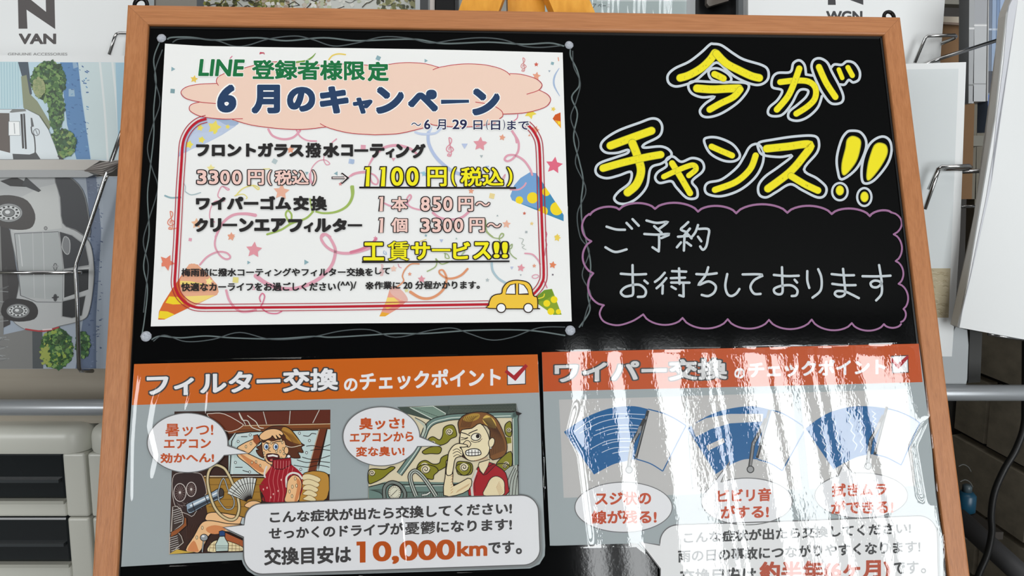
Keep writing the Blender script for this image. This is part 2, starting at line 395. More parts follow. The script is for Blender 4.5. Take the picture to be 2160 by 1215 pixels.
a.line([(135, 1040), (210, 1010), (400, 1025), (640, 1008), (870, 1025), (1270, 1035), (1640, 1012), (1800, 1020), (2160, 1000), (2400, 985), (2680, 985), (3133, 955), (3623, 955), (3973, 1003)], 13, G1, 6)
a.line([(150, 1055), (250, 1000), (450, 1060), (700, 1040), (950, 975), (1250, 1040), (1600, 1020), (1900, 960), (2160, 950), (2400, 1020), (2743, 952), (2933, 935), (3083, 985), (3283, 1045), (3483, 1020), (3733, 932), (3973, 925)], 10, G2, 6)
a.at(0, 0, 1)
a.line([(1203, 105), (1204, 120), (1218, 150), (1222, 180), (1206, 205), (1218, 240), (1210, 290), (1222, 340), (1230, 380), (1226, 425), (1228, 470), (1237, 510), (1246, 560), (1240, 620), (1244, 655), (1222, 690)], 3, G1, 6)
a.line([(1208, 108), (1210, 140), (1224, 175), (1215, 215), (1204, 250), (1221, 300), (1214, 345), (1236, 400), (1218, 450), (1224, 500), (1243, 530), (1228, 580), (1246, 620), (1236, 660), (1228, 688)], 2.4, G2, 6)
a.obj('wavy_line', board, M_MARKER, label='thin grey wavy lines drawn around the flyer')
for cx, cy, r in ((340.5, 80.5, 9.5), (1200.5, 95, 9.5), (308, 709.5, 10.5), (1203, 697, 10.5)):
    u, v = toB(cx, cy); rr = r / F * 0.56; vs = [B(u, v, -0.0014)]; fs = []
    for k, (q, h) in enumerate(((0.55, -0.0017), (0.85, -0.0023), (1.0, -0.0030))):
        for g in range(18): vs.append(B(u + math.cos(g * R(20)) * rr * q * (1 + .05 * math.sin(g * 2.3)), v + math.sin(g * R(20)) * rr * q, h))
    for g in range(18):
        fs.append((0, 1 + g, 1 + (g + 1) % 18))
        for k in range(2): fs.append((1 + k * 18 + g, 1 + (k + 1) * 18 + g, 1 + (k + 1) * 18 + (g + 1) % 18, 1 + k * 18 + (g + 1) % 18))
    obj('marker_dot', vs, fs, mat('pale_marker_dot', (192, 196, 204), 0.5, c2=(150, 156, 166), scale=(900, 900, 900)), board, smooth=True)

# --- hand lettering
a = bart(6e-5); a.at(1220, 80, 3.1765)
OUT = [
 ([(905,40),(960,50),(1040,105),(1110,145),(1230,182),(1270,215),(1272,270),(1240,305),(1190,315),(1120,295),(1050,260),(1000,222),(925,165),(850,230),(785,285),(720,312),(650,325),(605,300),(600,250),(645,205),(740,160),(820,100),(880,45)],1),
 ([(872,235),(890,208),(940,206),(1000,238),(1025,275),(1005,297),(940,295),(890,275)],1),
 ([(790,290),(745,300),(738,335),(765,375),(830,398),(910,395),(850,440),(815,485),(830,522),(880,530),(960,505),(1060,440),(1120,375),(1143,325),(1120,302),(1040,297),(900,295)],1),
 ([(1525,240),(1515,180),(1480,150),(1440,170),(1420,228),(1335,235),(1300,270),(1300,330),(1365,352),(1335,415),(1280,465),(1272,508),(1310,525),(1370,512),(1430,440),(1480,352),(1538,352),(1525,395),(1465,450),(1412,495),(1412,540),(1470,555),(1540,528),(1605,465),(1632,390)],0),
 ([(1525,245),(1570,252)],0),
 ([(1575,240),(1562,190),(1578,148),(1620,137),(1668,165),(1700,230),(1748,320),(1775,390),(1765,430),(1720,443),(1680,428),(1630,360),(1595,290)],1),
 ([(1690,205),(1715,178),(1765,180),(1800,157),(1850,170),(1885,225),(1880,278),(1842,298),(1812,282),(1785,312),(1755,312)],0),
 ([(440,735),(445,710),(540,660),(562,600),(540,552),(490,540),(410,568),(270,620),(175,680),(150,730),(185,768),(260,770),(330,750),(328,772),(250,800),(145,838),(115,880),(130,920),(190,940),(270,922),(352,898),(343,970),(270,1030),(240,1075),(270,1108),(330,1108),(400,1068),(460,990),(485,872),(560,840),(622,790),(608,750),(550,727)],1),
 ([(590,860),(585,825),(605,800),(640,797),(690,830),(760,805),(820,820),(842,860),(828,900),(762,960),(793,1010),(798,1060),(770,1078),(720,1068),(655,1000),(622,960),(545,972),(515,940),(532,900)],1),
 ([(842,690),(870,667),(940,670),(1030,710),(1078,770),(1075,808),(1030,828),(960,818),(880,770)],1),
 ([(1140,740),(1170,715),(1208,715),(1240,765),(1232,850),(1180,940),(1080,1020),(960,1060),(870,1048),(847,1010),(870,970),(960,948),(1060,870),(1110,795)],1),
 ([(1210,702),(1300,682),(1450,660),(1580,657),(1612,700),(1598,770),(1512,882),(1600,942),(1660,1000),(1650,1055),(1600,1068),(1500,1020),(1420,980),(1330,1030),(1260,1068),(1212,1050),(1207,990),(1250,930),(1340,865),(1432,790),(1350,798),(1240,785),(1207,745)],1),
 ([(1830,622),(1890,632),(1928,690),(1918,770),(1860,880),(1765,948),(1738,890),(1732,800),(1760,690),(1795,635)],1),
 ([(2050,662),(2088,692),(2098,760),(2068,850),(1980,955),(1912,972),(1897,900),(1912,800),(1950,715),(2000,672)],1)]
for P, cl in OUT: a.line(P, 17, WHITE, 5, bool(cl))
a.ell(1752, 1030, 52, 58, None, WHITE, 15); a.ell(1916, 1066, 48, 60, None, WHITE, 15)
YS = [([(915,100),(880,150),(820,205),(740,250),(682,268)],54),([(925,105),(990,170),(1080,218),(1160,255),(1212,268)],54),([(912,243),(945,258),(972,272)],46),
 ([(795,338),(900,345),(1000,340),(1075,338)],56),([(1085,345),(1040,395),(950,440),(880,480)],46),
 ([(1352,296),(1450,286),(1540,292),(1588,335),(1585,405),(1535,460),(1460,508)],42),([(1480,205),(1450,290),(1405,390),(1330,480)],44),([(1612,195),(1660,300),(1722,395)],44),
 ([(1745,212),(1768,268)],32),([(1806,198),(1836,252)],36),
 ([(215,722),(350,672),(490,622)],56),([(362,705),(395,790),(420,890),(390,980),(330,1035)],58),([(165,873),(300,835),(450,800),(552,782)],52),
 ([(628,840),(690,940),(748,1040)],44),([(572,930),(680,880),(765,852),(788,880),(740,922)],38),
 ([(892,728),(960,758),(1030,788)],42),([(1188,788),(1150,880),(1055,965),(915,1018)],44),
 ([(1262,742),(1400,728),(1552,715),(1500,805),(1410,905),(1270,1010)],54),([(1425,925),(1520,982),(1605,1022)],48)]
DK = (186, 178, 34)
def yst(P, wv):
    a.line(P, wv, (170, 166, 34), 6); a.line(P, wv * 0.86, YEL, 6)
for P, wv in YS: yst(P, wv)
for P in ([(1840,658),(1888,682),(1888,740),(1860,830),(1795,912),(1768,908),(1766,840),(1790,740),(1802,680)],[(2020,703),(2063,722),(2068,780),(2020,870),(1955,948),(1932,938),(1940,850),(1962,770),(1985,718)]):
    a.sh(P, YEL, (170, 166, 34), 6, 5)
a.ell(1752, 1022, 26, 32, YEL, (170, 166, 34), 5); a.ell(1917, 1065, 26, 34, YEL, (170, 166, 34), 5)
# marker overlaps and dry spots in the yellow strokes
for P, wv in YS:
    Q = catmull([Vector((x, y, 0)) for x, y in P], 4)
    for q in Q[2:-2]:
        dx, dy = random.uniform(-wv, wv) * .2, random.uniform(-wv, wv) * .2
        a.line([(q.x + dx, q.y + dy), (q.x + dx + random.uniform(-6, 6), q.y + dy + random.uniform(-8, 8))], random.uniform(2.5, 5), random.choice([DK, (222, 206, 16), (206, 200, 60), (246, 236, 60)]))
a.obj('hand_lettering', board, M_MARKER, label='yellow hand-drawn letters outlined in white')

a = bart(4.4e-4); a.at(1200, 400, 2.919)
def arcs(P, bul, wv, c, centre):
    for p, q in zip(P[:-1], P[1:]):
        mx, my = (p[0] + q[0]) / 2, (p[1] + q[1]) / 2; dx, dy = mx - centre[0], my - centre[1]
        L = math.hypot(q[0] - p[0], q[1] - p[1]); nx, ny = -(q[1] - p[1]) / L, (q[0] - p[0]) / L
        if nx * dx + ny * dy < 0: nx, ny = -nx, -ny
        h = L * bul
        pts = []
        for i in range(13):
            t = i / 12; s = (4 * t * (1 - t)) ** 0.7; pts.append((p[0] + (q[0] - p[0]) * t + nx * h * s, p[1] + (q[1] - p[1]) * t + ny * h * s))
        a.line(pts, wv, c)
PU = (150, 104, 142)
arcs([(130,155),(310,122),(530,118),(795,135),(1030,145),(1345,142),(1618,150),(1853,163),(1985,140)], 0.17, 13, PU, (1000, 500))
arcs([(1985,140),(2000,275)], 0.42, 11, PU, (1000, 300)); arcs([(2000,275),(2012,440),(2030,580),(2060,735),(2045,815)], 0.27, 11, PU, (1000, 500))
arcs([(2045,828),(1940,828),(1742,822),(1495,800),(1232,802),(978,798),(700,790),(458,768)], 0.22, 11, PU, (1200, 300))
a.line([(458,768),(390,810),(300,835),(220,815),(190,770),(200,730),(215,712)], 11, PU, 6)
arcs([(215,712),(150,515),(138,318),(125,150)], 0.30, 12, PU, (1000, 450))
a.obj('cloud_border', board, M_MARKER, label='mauve scalloped cloud outline')
a = bart(5.2e-4); a.at(1200, 400, 2.919)
MS = [[(232,228),(290,245),(345,247)],[(355,205),(388,240)],[(392,182),(430,222)],[(225,355),(285,384),(355,368)],
 [(478,190),(540,205),(605,200),(555,242)],[(525,225),(570,265)],[(465,273),(540,277),(618,274),(570,298)],[(555,278),(556,330),(553,380)],[(553,380),(515,355)],
 [(735,200),(712,222),(690,245),(725,262)],[(745,240),(705,288)],[(672,290),(735,285)],[(712,290),(708,375)],[(690,325),(665,355)],[(725,325),(752,345)],[(730,272),(755,300)],
 [(795,218),(780,260),(760,288)],[(800,242),(860,245),(856,300),(845,350),(825,370),(808,350)],[(795,290),(815,318)],
 [(320,518),(400,523),(475,520)],[(392,465),(393,560),(395,640),(375,655),(340,655),(320,630),(355,597),(430,585),(472,618),(465,655),(425,660)],[(465,560),(485,577)],
 [(590,512),(560,545),(530,568)],[(600,545),(570,580),(540,607)],[(578,590),(576,640)],[(635,502),(722,505)],[(678,485),(681,580)],[(628,545),(715,542)],[(630,572),(742,573)],[(705,575),(706,658)],[(706,658),(680,650)],[(632,597),(658,612)],
 [(785,520),(850,522),(910,515)],[(858,478),(840,530),(800,585),(860,565),(903,592),(895,632),(858,655),(818,648)],
 [(975,520),(963,590),(975,640),(1000,655),(1030,640),(1050,612)],[(1070,522),(1190,524),(1140,558),(1118,600),(1140,640),(1180,642)],
 [(1262,525),(1340,532),(1415,530)],[(1312,478),(1314,560),(1315,630),(1295,645),(1268,635),(1265,610),(1310,592),(1370,590),(1406,618),(1400,650),(1372,655)],[(1390,555),(1405,572)],
 [(1468,502),(1468,560),(1480,605)],[(1535,490),(1555,545),(1550,620),(1500,665)],
 [(1618,520),(1690,527),(1755,527)],[(1622,580),(1690,588),(1765,588)],[(1688,488),(1695,560),(1700,640),(1665,660),(1638,645),(1650,625),(1700,628),(1740,645),(1785,668)],
 [(1808,533),(1900,534),(1980,530)],[(1910,465),(1922,540),(1925,575),(1900,600),(1868,598),(1858,575),(1885,560),(1922,575),(1925,640),(1892,682)]]
for P in MS: a.line(P, 15, (188, 196, 200), 5)
a.obj('hand_message', board, M_MARKER, label='thin white handwritten message inside the cloud outline')

# ================================================================== the campaign flyer
def sheet_bm(name, pts, plane, off, thick, m, parent=None, **k):
    return slab(name, pts, plane, thick, m, parent, off=off, **k)
FZ = 0.0016                                     # top of the sheet above the writing surface
fl = thing('flyer', 'white campaign flyer with pink cloud heading, stuck on the blackboard', 'flyer', PANEL.at(780, 680, FZ))
FP = [(348, 92), (430, 97), (560, 99.5), (700, 101), (900, 104), (1050, 107.5), (1187, 111), (1190, 220), (1196, 400), (1206, 678), (1000, 680.5), (760, 682), (500, 685.5), (318, 688.5), (326, 540), (335, 350), (341, 220)]
slab('sheet', FP, PANEL, 0.00015, mat('white_paper', (236, 236, 234), 0.65, spec=0.25), fl, off=FZ)
a = Art(PANEL, FZ + 1e-5)
A_, B_, C_, D_, E_, F_ = (320, 80, 4.6957), (760, 80, 4.6957), (310, 280, 4.5957), (740, 280, 4.5), (290, 480, 4.408), (740, 480, 4.408)
PK = (222, 160, 176); PKD = (214, 126, 150); SKY = (168, 186, 214); GR = (160, 184, 96); OR = (222, 150, 110); TE = (140, 172, 180); YL = (232, 204, 96); SA = (228, 160, 132)
def rib(P, wv, c, sm=6, tp=None): a.line(P, wv, c, sm, taper=tp)
def tri(cx, cy, r, c, rot=0): a.poly([(cx + r * math.sin(R(rot + k * 120)), cy - r * math.cos(R(rot + k * 120))) for k in range(3)], c)
def sq(cx, cy, r, c, rot=20): a.poly([(cx + r * math.sin(R(rot + 45 + k * 90)), cy - r * math.cos(R(rot + 45 + k * 90))) for k in range(4)], c)
def cleff(cx, cy, s, c):
    P = [(0.05, .95), (-.25, .9), (-.15, .7), (0.1, .85), (.12, .4), (-.05, -.5), (-.1, -.95), (.15, -.8), (.1, -.4), (-.3, 0), (-.35, .35), (0, .55), (.35, .3), (.15, 0), (-.1, .1), (-.1, .3)]
    a.line([(cx + x * s, cy + y * s) for x, y in P], s * .11, c, 5)
# poppers
a.at(*A_)
a.sh([(300, 1033), (350, 940), (440, 850), (500, 775), (760, 800), (850, 835), (830, 875), (700, 960), (560, 1033), (400, 1100), (330, 1140)], (186, 198, 220))
a.poly([(640, 800), (850, 830), (830, 868), (740, 862), (680, 830)], (160, 178, 206), 4)
for cx, cy, r in ((620, 885, 72), (480, 890, 36), (752, 880, 26), (500, 1010, 44), (380, 1040, 38)): a.star(cx, cy, r, (232, 214, 100), 15, 0.55)
a.at(*C_); a.poly([(300, 240), (380, 180), (560, 110), (745, -5), (480, 0), (340, 90)], (190, 202, 224))
for cx, cy, r in ((410, 115, 42), (530, 68, 36), (657, -2, 20)): a.star(cx, cy, r, (232, 218, 96), 15, .6)
a.at(*D_)
BC = (92, 150, 192)
a.poly([(1550, 500), (1610, 430), (1700, 375), (1760, 385), (1840, 500), (2020, 780), (2020, 840), (1870, 780), (1530, 640), (1515, 600)], (66, 138, 178))
a.poly([(1550, 500), (1610, 430), (1700, 375), (1765, 385), (1790, 640), (1790, 730), (1530, 640), (1513, 600)], (116, 160, 206))
for cx, cy, r in ((1725, 618, 52), (1825, 745, 45), (1955, 720, 62), (1600, 640, 36), (1855, 560, 40)): a.ell(cx, cy, r, r * 1.02, (240, 212, 40))
a.poly([(2022, 760), (2022, 845), (2060, 845), (2060, 700)], (236, 236, 234)); a.poly([(1520, 645), (1790, 745), (1870, 785), (2022, 848), (1900, 900), (1500, 720)], (236, 236, 234))
a.poly([(1835, 500), (1900, 590), (2022, 775), (2060, 700), (1950, 560), (1860, 500)], (236, 236, 234))
rib([(1515, 540), (1590, 540), (1640, 510), (1662, 478)], 16, PK); a.star(1930, 310, 84, (222, 104, 128), 8, .5)
a.at(*E_)
a.poly([(330, 560), (460, 370), (500, 335), (560, 345), (690, 470), (755, 590), (740, 625), (480, 745), (250, 856), (192, 856), (200, 780), (240, 700)], (212, 104, 48))
a.poly([(455, 375), (480, 340), (530, 335), (570, 355), (650, 430), (740, 530), (755, 600), (735, 625), (500, 745), (400, 600), (395, 480)], (228, 168, 136))
for P in ([(295, 640), (375, 645), (430, 712), (330, 715), (260, 700)], [(208, 775), (280, 780), (345, 808), (260, 850), (192, 842)], [(395, 495), (500, 500), (620, 525), (600, 530), (395, 530)], [(440, 640), (720, 628), (640, 670), (560, 700), (500, 700)]):
    a.poly(P, (236, 206, 40) if P[0][0] < 390 else (240, 214, 120))
a.star(665, 500, 38, (244, 224, 150), 10, .55)
a.at(*F_)
a.poly([(365, 560), (420, 590), (500, 620), (525, 680), (460, 740), (320, 826), (265, 826), (330, 680)], (230, 160, 140))
a.poly([(340, 650), (400, 650), (460, 700), (340, 760), (310, 735)], (240, 210, 110)); a.poly([(290, 785), (360, 800), (320, 826), (265, 826)], (232, 168, 50)); a.ell(470, 655, 22, 20, (240, 214, 150))
a.poly([(360, 570), (400, 545), (470, 580), (525, 650), (520, 690), (440, 660), (380, 620)], (228, 180, 170), 3)
a.poly([(1730, 640), (1800, 580), (1870, 570), (1890, 620), (1960, 810), (1885, 812), (1740, 710)], (134, 160, 44)); a.poly([(1740, 630), (1800, 580), (1865, 572), (1885, 625), (1800, 680), (1740, 690)], (110, 146, 40))
for cx, cy, r in ((1822, 705, 32), (1890, 670, 32), (1860, 780, 32), (1930, 782, 24)): a.ell(cx, cy, r, r, (238, 214, 30))
rib([(1745, 660), (1790, 645), (1800, 618)], 10, (228, 210, 60))
a.at(*B_); a.poly([(1905, 800), (1930, 760), (1983, 738), (1988, 895)], (204, 88, 32)); a.poly([(1925, 815), (1985, 825), (1988, 897)], (236, 170, 40)); a.ell(1968, 842, 12, 16, (242, 214, 60))
a.star(1745, 378, 44, SA, 10); a.star(1743, 263, 24, (206, 96, 80)); sq(1903, 252, 20, TE, 15); tri(1873, 328, 14, (150, 166, 180), 180); tri(648, 226, 22, TE, 90); sq(178, 200, 30, TE, 25)
a.star(1912, 705, 26, YL, 20); a.star(1685, 745, 62, (232, 210, 80), 170); rib([(1970, 300), (1925, 380), (1920, 470), (1975, 575)], 18, SKY, 6, [.3, 1, 1, .3]); rib([(1960, 195), (1965, 225)], 10, SA)
cleff(1618, 265, 70, (214, 140, 140)); rib([(1560, 760), (1550, 800), (1490, 840)], 10, PKD); a.star(1735, 910, 42, SA, 20); a.star(1405, 985, 32, SA, 10)
rib([(545, 935), (620, 955), (740, 945), (800, 895)], 22, (196, 208, 230)); rib([(700, 890), (675, 960), (672, 1033)], 26, (196, 208, 230)); a.star(1190, 1045, 62, PK)
rib([(1505, 925), (1540, 980), (1550, 1033)], 24, PK)
a.at(*A_); tri(208, 308, 26, TE, 92); sq(207, 526, 30, (130, 160, 166), 5); a.star(420, 408, 40, (232, 196, 88), 10); rib([(775, 205), (795, 182)], 10, PKD); rib([(1072, 158), (1075, 148), (1112, 148), (1114, 158)], 10, (190, 70, 90), 0)
rib([(1435, 240), (1530, 225), (1590, 190), (1622, 152)], 18, (120, 160, 66), 6, [1, 1, .8, .3]); rib([(1755, 215), (1790, 175), (1850, 158), (1918, 165)], 14, YL)
rib([(1155, 905), (1200, 970), (1300, 1003), (1400, 985), (1470, 920)], 22, PK); rib([(1435, 915), (1470, 975), (1540, 1015), (1630, 1022)], 16, PK); rib([(1790, 1033), (1830, 1000)], 12, PK)
a.at(*C_)
rib([(1795, 95), (1838, 62)], 10, PK); sq(1238, 277, 32, (180, 194, 196), 30); a.star(1392, 165, 40, SA); sq(1980, 278, 34, (178, 194, 220), 10); sq(2096, 142, 34, PK, 3); tri(1835, 395, 24, TE, 30); a.star(620, 345, 42, (236, 224, 150)); tri(1550, 390, 20, TE, 60)
rib([(1580, 420), (1600, 340), (1660, 275), (1730, 265), (1772, 300), (1740, 310), (1715, 270), (1715, 230)], 10, PK); rib([(1610, 500), (1585, 460), (1582, 400)], 24, PK)
rib([(1945, 440), (2000, 400), (2090, 380), (2160, 385)], 22, PK, 6, [.3, 1, 1, 1]); a.star(1875, 497, 20, (214, 140, 140)); a.star(1303, 572, 82, (232, 176, 152), 5)
rib([(1985, 525), (1990, 620), (1940, 710), (1840, 765), (1720, 780), (1640, 765)], 26, GR, 6, [1.2, 1, .8, .7]); rib([(1610, 765), (1540, 830), (1400, 880), (1300, 940), (1165, 985)], 20, GR); rib([(1385, 880), (1345, 800), (1365, 755), (1400, 790), (1400, 840)], 18, GR)
rib([(1580, 640), (1590, 700), (1600, 760)], 14, GR); rib([(665, 1011), (730, 880), (830, 800), (950, 785), (1050, 800)], 26, PK, 6, [.8, 1, 1, 1.3]); rib([(740, 520), (795, 545), (780, 555), (730, 520), (700, 560), (690, 620), (750, 660), (660, 665), (615, 740), (610, 830), (655, 865)], 11, PK)
rib([(860, 610), (930, 540), (1030, 510), (1085, 535), (1075, 550), (1030, 515)], 12, (228, 216, 130)); rib([(850, 610), (930, 595), (970, 625), (960, 640)], 9, (228, 216, 130)); rib([(1130, 352), (1190, 350)], 9, (228, 216, 130))
rib([(175, 610), (235, 630), (330, 625), (300, 628)], 16, TE); rib([(370, 570), (430, 602), (520, 580)], 10, (170, 188, 192)); rib([(355, 490), (372, 520), (370, 560)], 10, (186, 200, 204)); a.star(480, 880, 55, (236, 186, 150)); cleff(235, 850, 92, (224, 140, 120)); a.star(818, 1000, 38, SA); rib([(1690, 1011), (1730, 985), (1775, 1011)], 26, PK)
a.at(*D_)
rib([(170, 310), (230, 210), (320, 140), (440, 120), (560, 150), (625, 200)], 26, PK, 6, [.5, 1, 1, 1, .8]); rib([(0, 410), (60, 385), (150, 380), (220, 400), (258, 450), (245, 490), (200, 470), (180, 400)], 16, PK); tri(405, 250, 22, PK, 180); sq(15, 272, 26, SKY, 5)
rib([(735, 0), (740, 100), (800, 220), (900, 320), (1000, 380), (1130, 400), (1210, 385)], 30, (178, 192, 222), 6, [1, 1, 1.1, 1.1, 1]); rib([(620, 0), (700, 12), (800, 5)], 20, (196, 206, 228)); rib([(640, 390), (680, 375), (710, 385)], 10, (170, 200, 216)); a.star(695, 390, 30, (150, 196, 214)); tri(1295, 325, 22, SKY, 60)
cleff(942, 135, 92, (222, 150, 164)); tri(1080, 120, 34, (184, 196, 224), 180); a.star(1228, 108, 70, (224, 150, 160), 5, .5); a.star(1438, 45, 32, SA, 10); tri(1240, 222, 18, (170, 180, 182), 180); tri(1695, 25, 14, SA)
rib([(1540, 0), (1590, 80), (1590, 170), (1545, 240), (1490, 270), (1460, 250), (1490, 215), (1560, 215), (1640, 260), (1700, 340), (1722, 400)], 20, PK); a.star(1142, 553, 30, SA, 5); sq(1340, 600, 34, (232, 212, 150), 12); rib([(1440, 430), (1465, 395), (1450, 440), (1380, 470)], 8, PK)
rib([(320, 670), (400, 700), (500, 690), (570, 620), (560, 590), (530, 640), (560, 700), (650, 730), (700, 720)], 16, PK); rib([(780, 760), (850, 810), (970, 825), (1060, 800), (1130, 740)], 24, PK); a.star(1648, 765, 18, (206, 110, 90), 5); a.star(1478, 868, 42, (232, 180, 156), 5); a.star(1718, 862, 20, (234, 206, 140), 5); sq(1666, 942, 14, (180, 186, 188), 3); sq(712, 975, 12, TE); tri(1392, 788, 12, (170, 180, 182)); a.star(1960, 985, 28, YL); a.star(233, 1000, 22, PK)
rib([(1280, 830), (1290, 930), (1350, 990)], 12, (160, 176, 120)); rib([(1410, 985), (1430, 955), (1452, 962), (1440, 988)], 8, (160, 176, 120)); rib([(1855, 940), (1862, 965), (1850, 990)], 6, PKD); rib([(20, 510), (22, 580), (0, 640)], 22, GR)
a.at(*E_)
rib([(760, 0), (730, 80), (720, 170), (760, 250), (810, 290), (850, 290), (860, 265), (820, 232), (740, 228), (650, 270), (580, 345)], 17, PK); rib([(2160, 190), (2050, 225), (1940, 240), (1840, 225), (1760, 180), (1710, 110), (1720, 65), (1770, 75), (1820, 150), (1840, 230), (1800, 360), (1680, 480), (1500, 560), (1330, 565), (1200, 520), (1100, 450)], 27, PK, 6, [1, 1, .9, .9, 1, 1.2, 1.2, 1.5])
a.star(870, 88, 38, SA, 10); sq(490, 112, 20, PK, 10); a.star(1083, 208, 78, (224, 150, 160), 5); tri(1032, 325, 20, TE, 90); tri(1566, 322, 28, TE, 90); sq(912, 487, 36, (226, 214, 130), 5); a.star(272, 325, 78, (226, 130, 104), 170); a.poly([(165, 300), (223, 300), (223, 400), (165, 400)], (236, 236, 234))
rib([(825, 585), (850, 670), (900, 740), (960, 780), (1040, 780), (1100, 765)], 22, PK); rib([(1145, 690), (1135, 650), (1160, 612), (1182, 640), (1165, 700), (1150, 740), (1210, 790), (1290, 800), (1340, 780)], 13, PKD); rib([(1055, 520), (1090, 570), (1070, 575)], 8, PK); rib([(300, 0), (330, 12), (360, 5)], 10, SA)
a.at(*F_)
rib([(0, 230), (100, 200), (190, 150), (235, 105)], 26, PKD, 6, [1, 1, .8, 1]); tri(842, 120, 20, (178, 190, 220), 180); sq(698, 75, 12, TE); tri(982, 103, 12, (170, 190, 180)); sq(1632, 42, 14, (170, 178, 180), 3); a.star(1920, 98, 34, (236, 206, 88), 10); a.star(1878, 348, 36, (224, 130, 88), 10); sq(1878, 438, 10, (110, 100, 110), 5)
rib([(1260, 40), (1320, 90), (1390, 100), (1422, 70), (1400, 58), (1380, 100), (1400, 150)], 10, (160, 178, 120)); rib([(1480, 220), (1475, 180), (1500, 155), (1495, 190), (1470, 210), (1500, 260), (1540, 290)], 10, (160, 178, 130)); rib([(1565, 98), (1605, 110), (1590, 150), (1615, 165), (1595, 185), (1630, 205)], 5, (170, 178, 170))
rib([(1620, 240), (1690, 250), (1740, 300), (1760, 340)], 14, PK); rib([(1310, 320), (1320, 400), (1370, 470), (1440, 515)], 20, (170, 194, 204)); a.star(1583, 375, 38, (224, 150, 160), 10); a.star(1706, 356, 20, SA); tri(1498, 372, 18, (190, 196, 220), 180); tri(1580, 440, 10, (160, 170, 175), 180); a.star(1270, 488, 20, (180, 188, 190), 5); a.ell(1717, 455, 30, 17, None, PK, 8, rot=-8)
rib([(1085, 385), (1030, 440), (960, 470), (890, 470), (830, 430), (825, 400), (860, 400), (890, 470), (870, 560), (800, 630), (720, 660), (640, 650), (555, 600)], 20, OR, 6, [1, 1, .7, 1, 1.2, 1.4]); rib([(635, 338), (560, 340), (505, 390), (480, 450), (490, 500), (420, 560)], 12, OR); a.star(548, 432, 20, SA); a.star(658, 480, 38, (222, 150, 160)); a.star(398, 382, 34, (236, 196, 180)); cleff(290, 395, 55, (228, 180, 180))
rib([(710, 408), (780, 370), (800, 330), (790, 290), (810, 310), (850, 340), (940, 310)], 10, (160, 178, 120)); rib([(870, 240), (900, 250), (915, 285), (880, 280), (880, 240)], 9, (160, 178, 120)); rib([(1020, 270), (1060, 220)], 14, (170, 190, 150)); rib([(310, 215), (305, 240), (330, 250), (325, 225)], 7, SKY); rib([(1815, 45), (1820, 80), (1810, 120), (1825, 160), (1810, 200), (1805, 260)], 5, PKD); rib([(1800, 500), (1825, 560)], 9, PKD); rib([(440, 340), (450, 365), (470, 375)], 6, PKD); a.star(518, 585, 22, (224, 218, 150)); rib([(640, 130), (700, 110)], 7, YL); sq(660, 235, 10, SA)
a.obj('confetti_print', fl, kind='stuff')
a = Art(PANEL, a.z)
# pink cloud
a.at(1, 0, 1) if False else a.at(0, 0, 1)
def pa(o, P): return [(o[0] + x / o[2], o[1] + y / o[2]) for x, y in P]
CF = (238, 206, 188); CE = (186, 40, 56)
full = pa(A_, [(640, 450), (450, 460), (335, 490), (290, 540), (335, 595), (470, 635), (390, 660), (372, 700), (400, 740), (500, 780), (700, 803), (800, 808), (1000, 865), (1300, 900), (1500, 905), (1720, 884)]) + pa(A_, [(1950, 940), (2160, 958)]) + pa(B_, [(150, 958), (400, 945), (620, 890), (690, 850), (740, 862), (950, 880), (1130, 875), (1340, 830), (1412, 770), (1412, 752), (1650, 740), (1830, 690), (1885, 620), (1860, 570), (1770, 515), (1800, 465), (1740, 405), (1600, 360), (1480, 355), (1400, 310), (1200, 262), (1000, 258), (790, 292), (600, 250), (400, 245), (280, 262), (50, 272)]) + pa(A_, [(1910, 258), (1650, 270), (1200, 235), (1010, 275), (910, 300), (720, 350), (650, 390), (640, 430)])
a.poly(full, CF)
for o, P in ((A_, [(660, 470), (640, 430), (660, 385), (725, 350)]), (A_, [(905, 302), (1010, 272), (1130, 245), (1260, 235)]), (A_, [(1440, 300), (1600, 275), (1760, 262), (1950, 258), (2160, 272)]), (B_, [(40, 268), (150, 275), (280, 262), (400, 247), (520, 245), (650, 257), (780, 292)]), (B_, [(720, 315), (800, 288), (1000, 259), (1200, 263), (1350, 292), (1440, 330), (1483, 368)]), (B_, [(1480, 353), (1600, 362), (1740, 405), (1800, 462), (1765, 518), (1650, 557)]), (B_, [(1768, 515), (1855, 560), (1885, 615), (1840, 680), (1700, 728), (1550, 750), (1410, 755)]), (B_, [(1142, 635), (1300, 665), (1395, 720), (1412, 770), (1380, 800)]), (B_, [(690, 850), (760, 868), (950, 881), (1150, 875), (1340, 842)]), (A_, [(1670, 850), (1760, 893), (1950, 940), (2160, 957), (2250, 958), (2460, 945), (2686, 892)]), (A_, [(800, 808), (1000, 865), (1300, 901), (1500, 906), (1722, 882)]), (A_, [(900, 800), (700, 803), (500, 780), (400, 738), (371, 700), (395, 658), (480, 634)]), (A_, [(632, 650), (480, 635), (340, 600), (290, 543), (335, 490), (460, 460), (645, 450)])):
    a.at(*o); a.line(P, 7, CE, 6)
a.obj('cloud_print', fl)
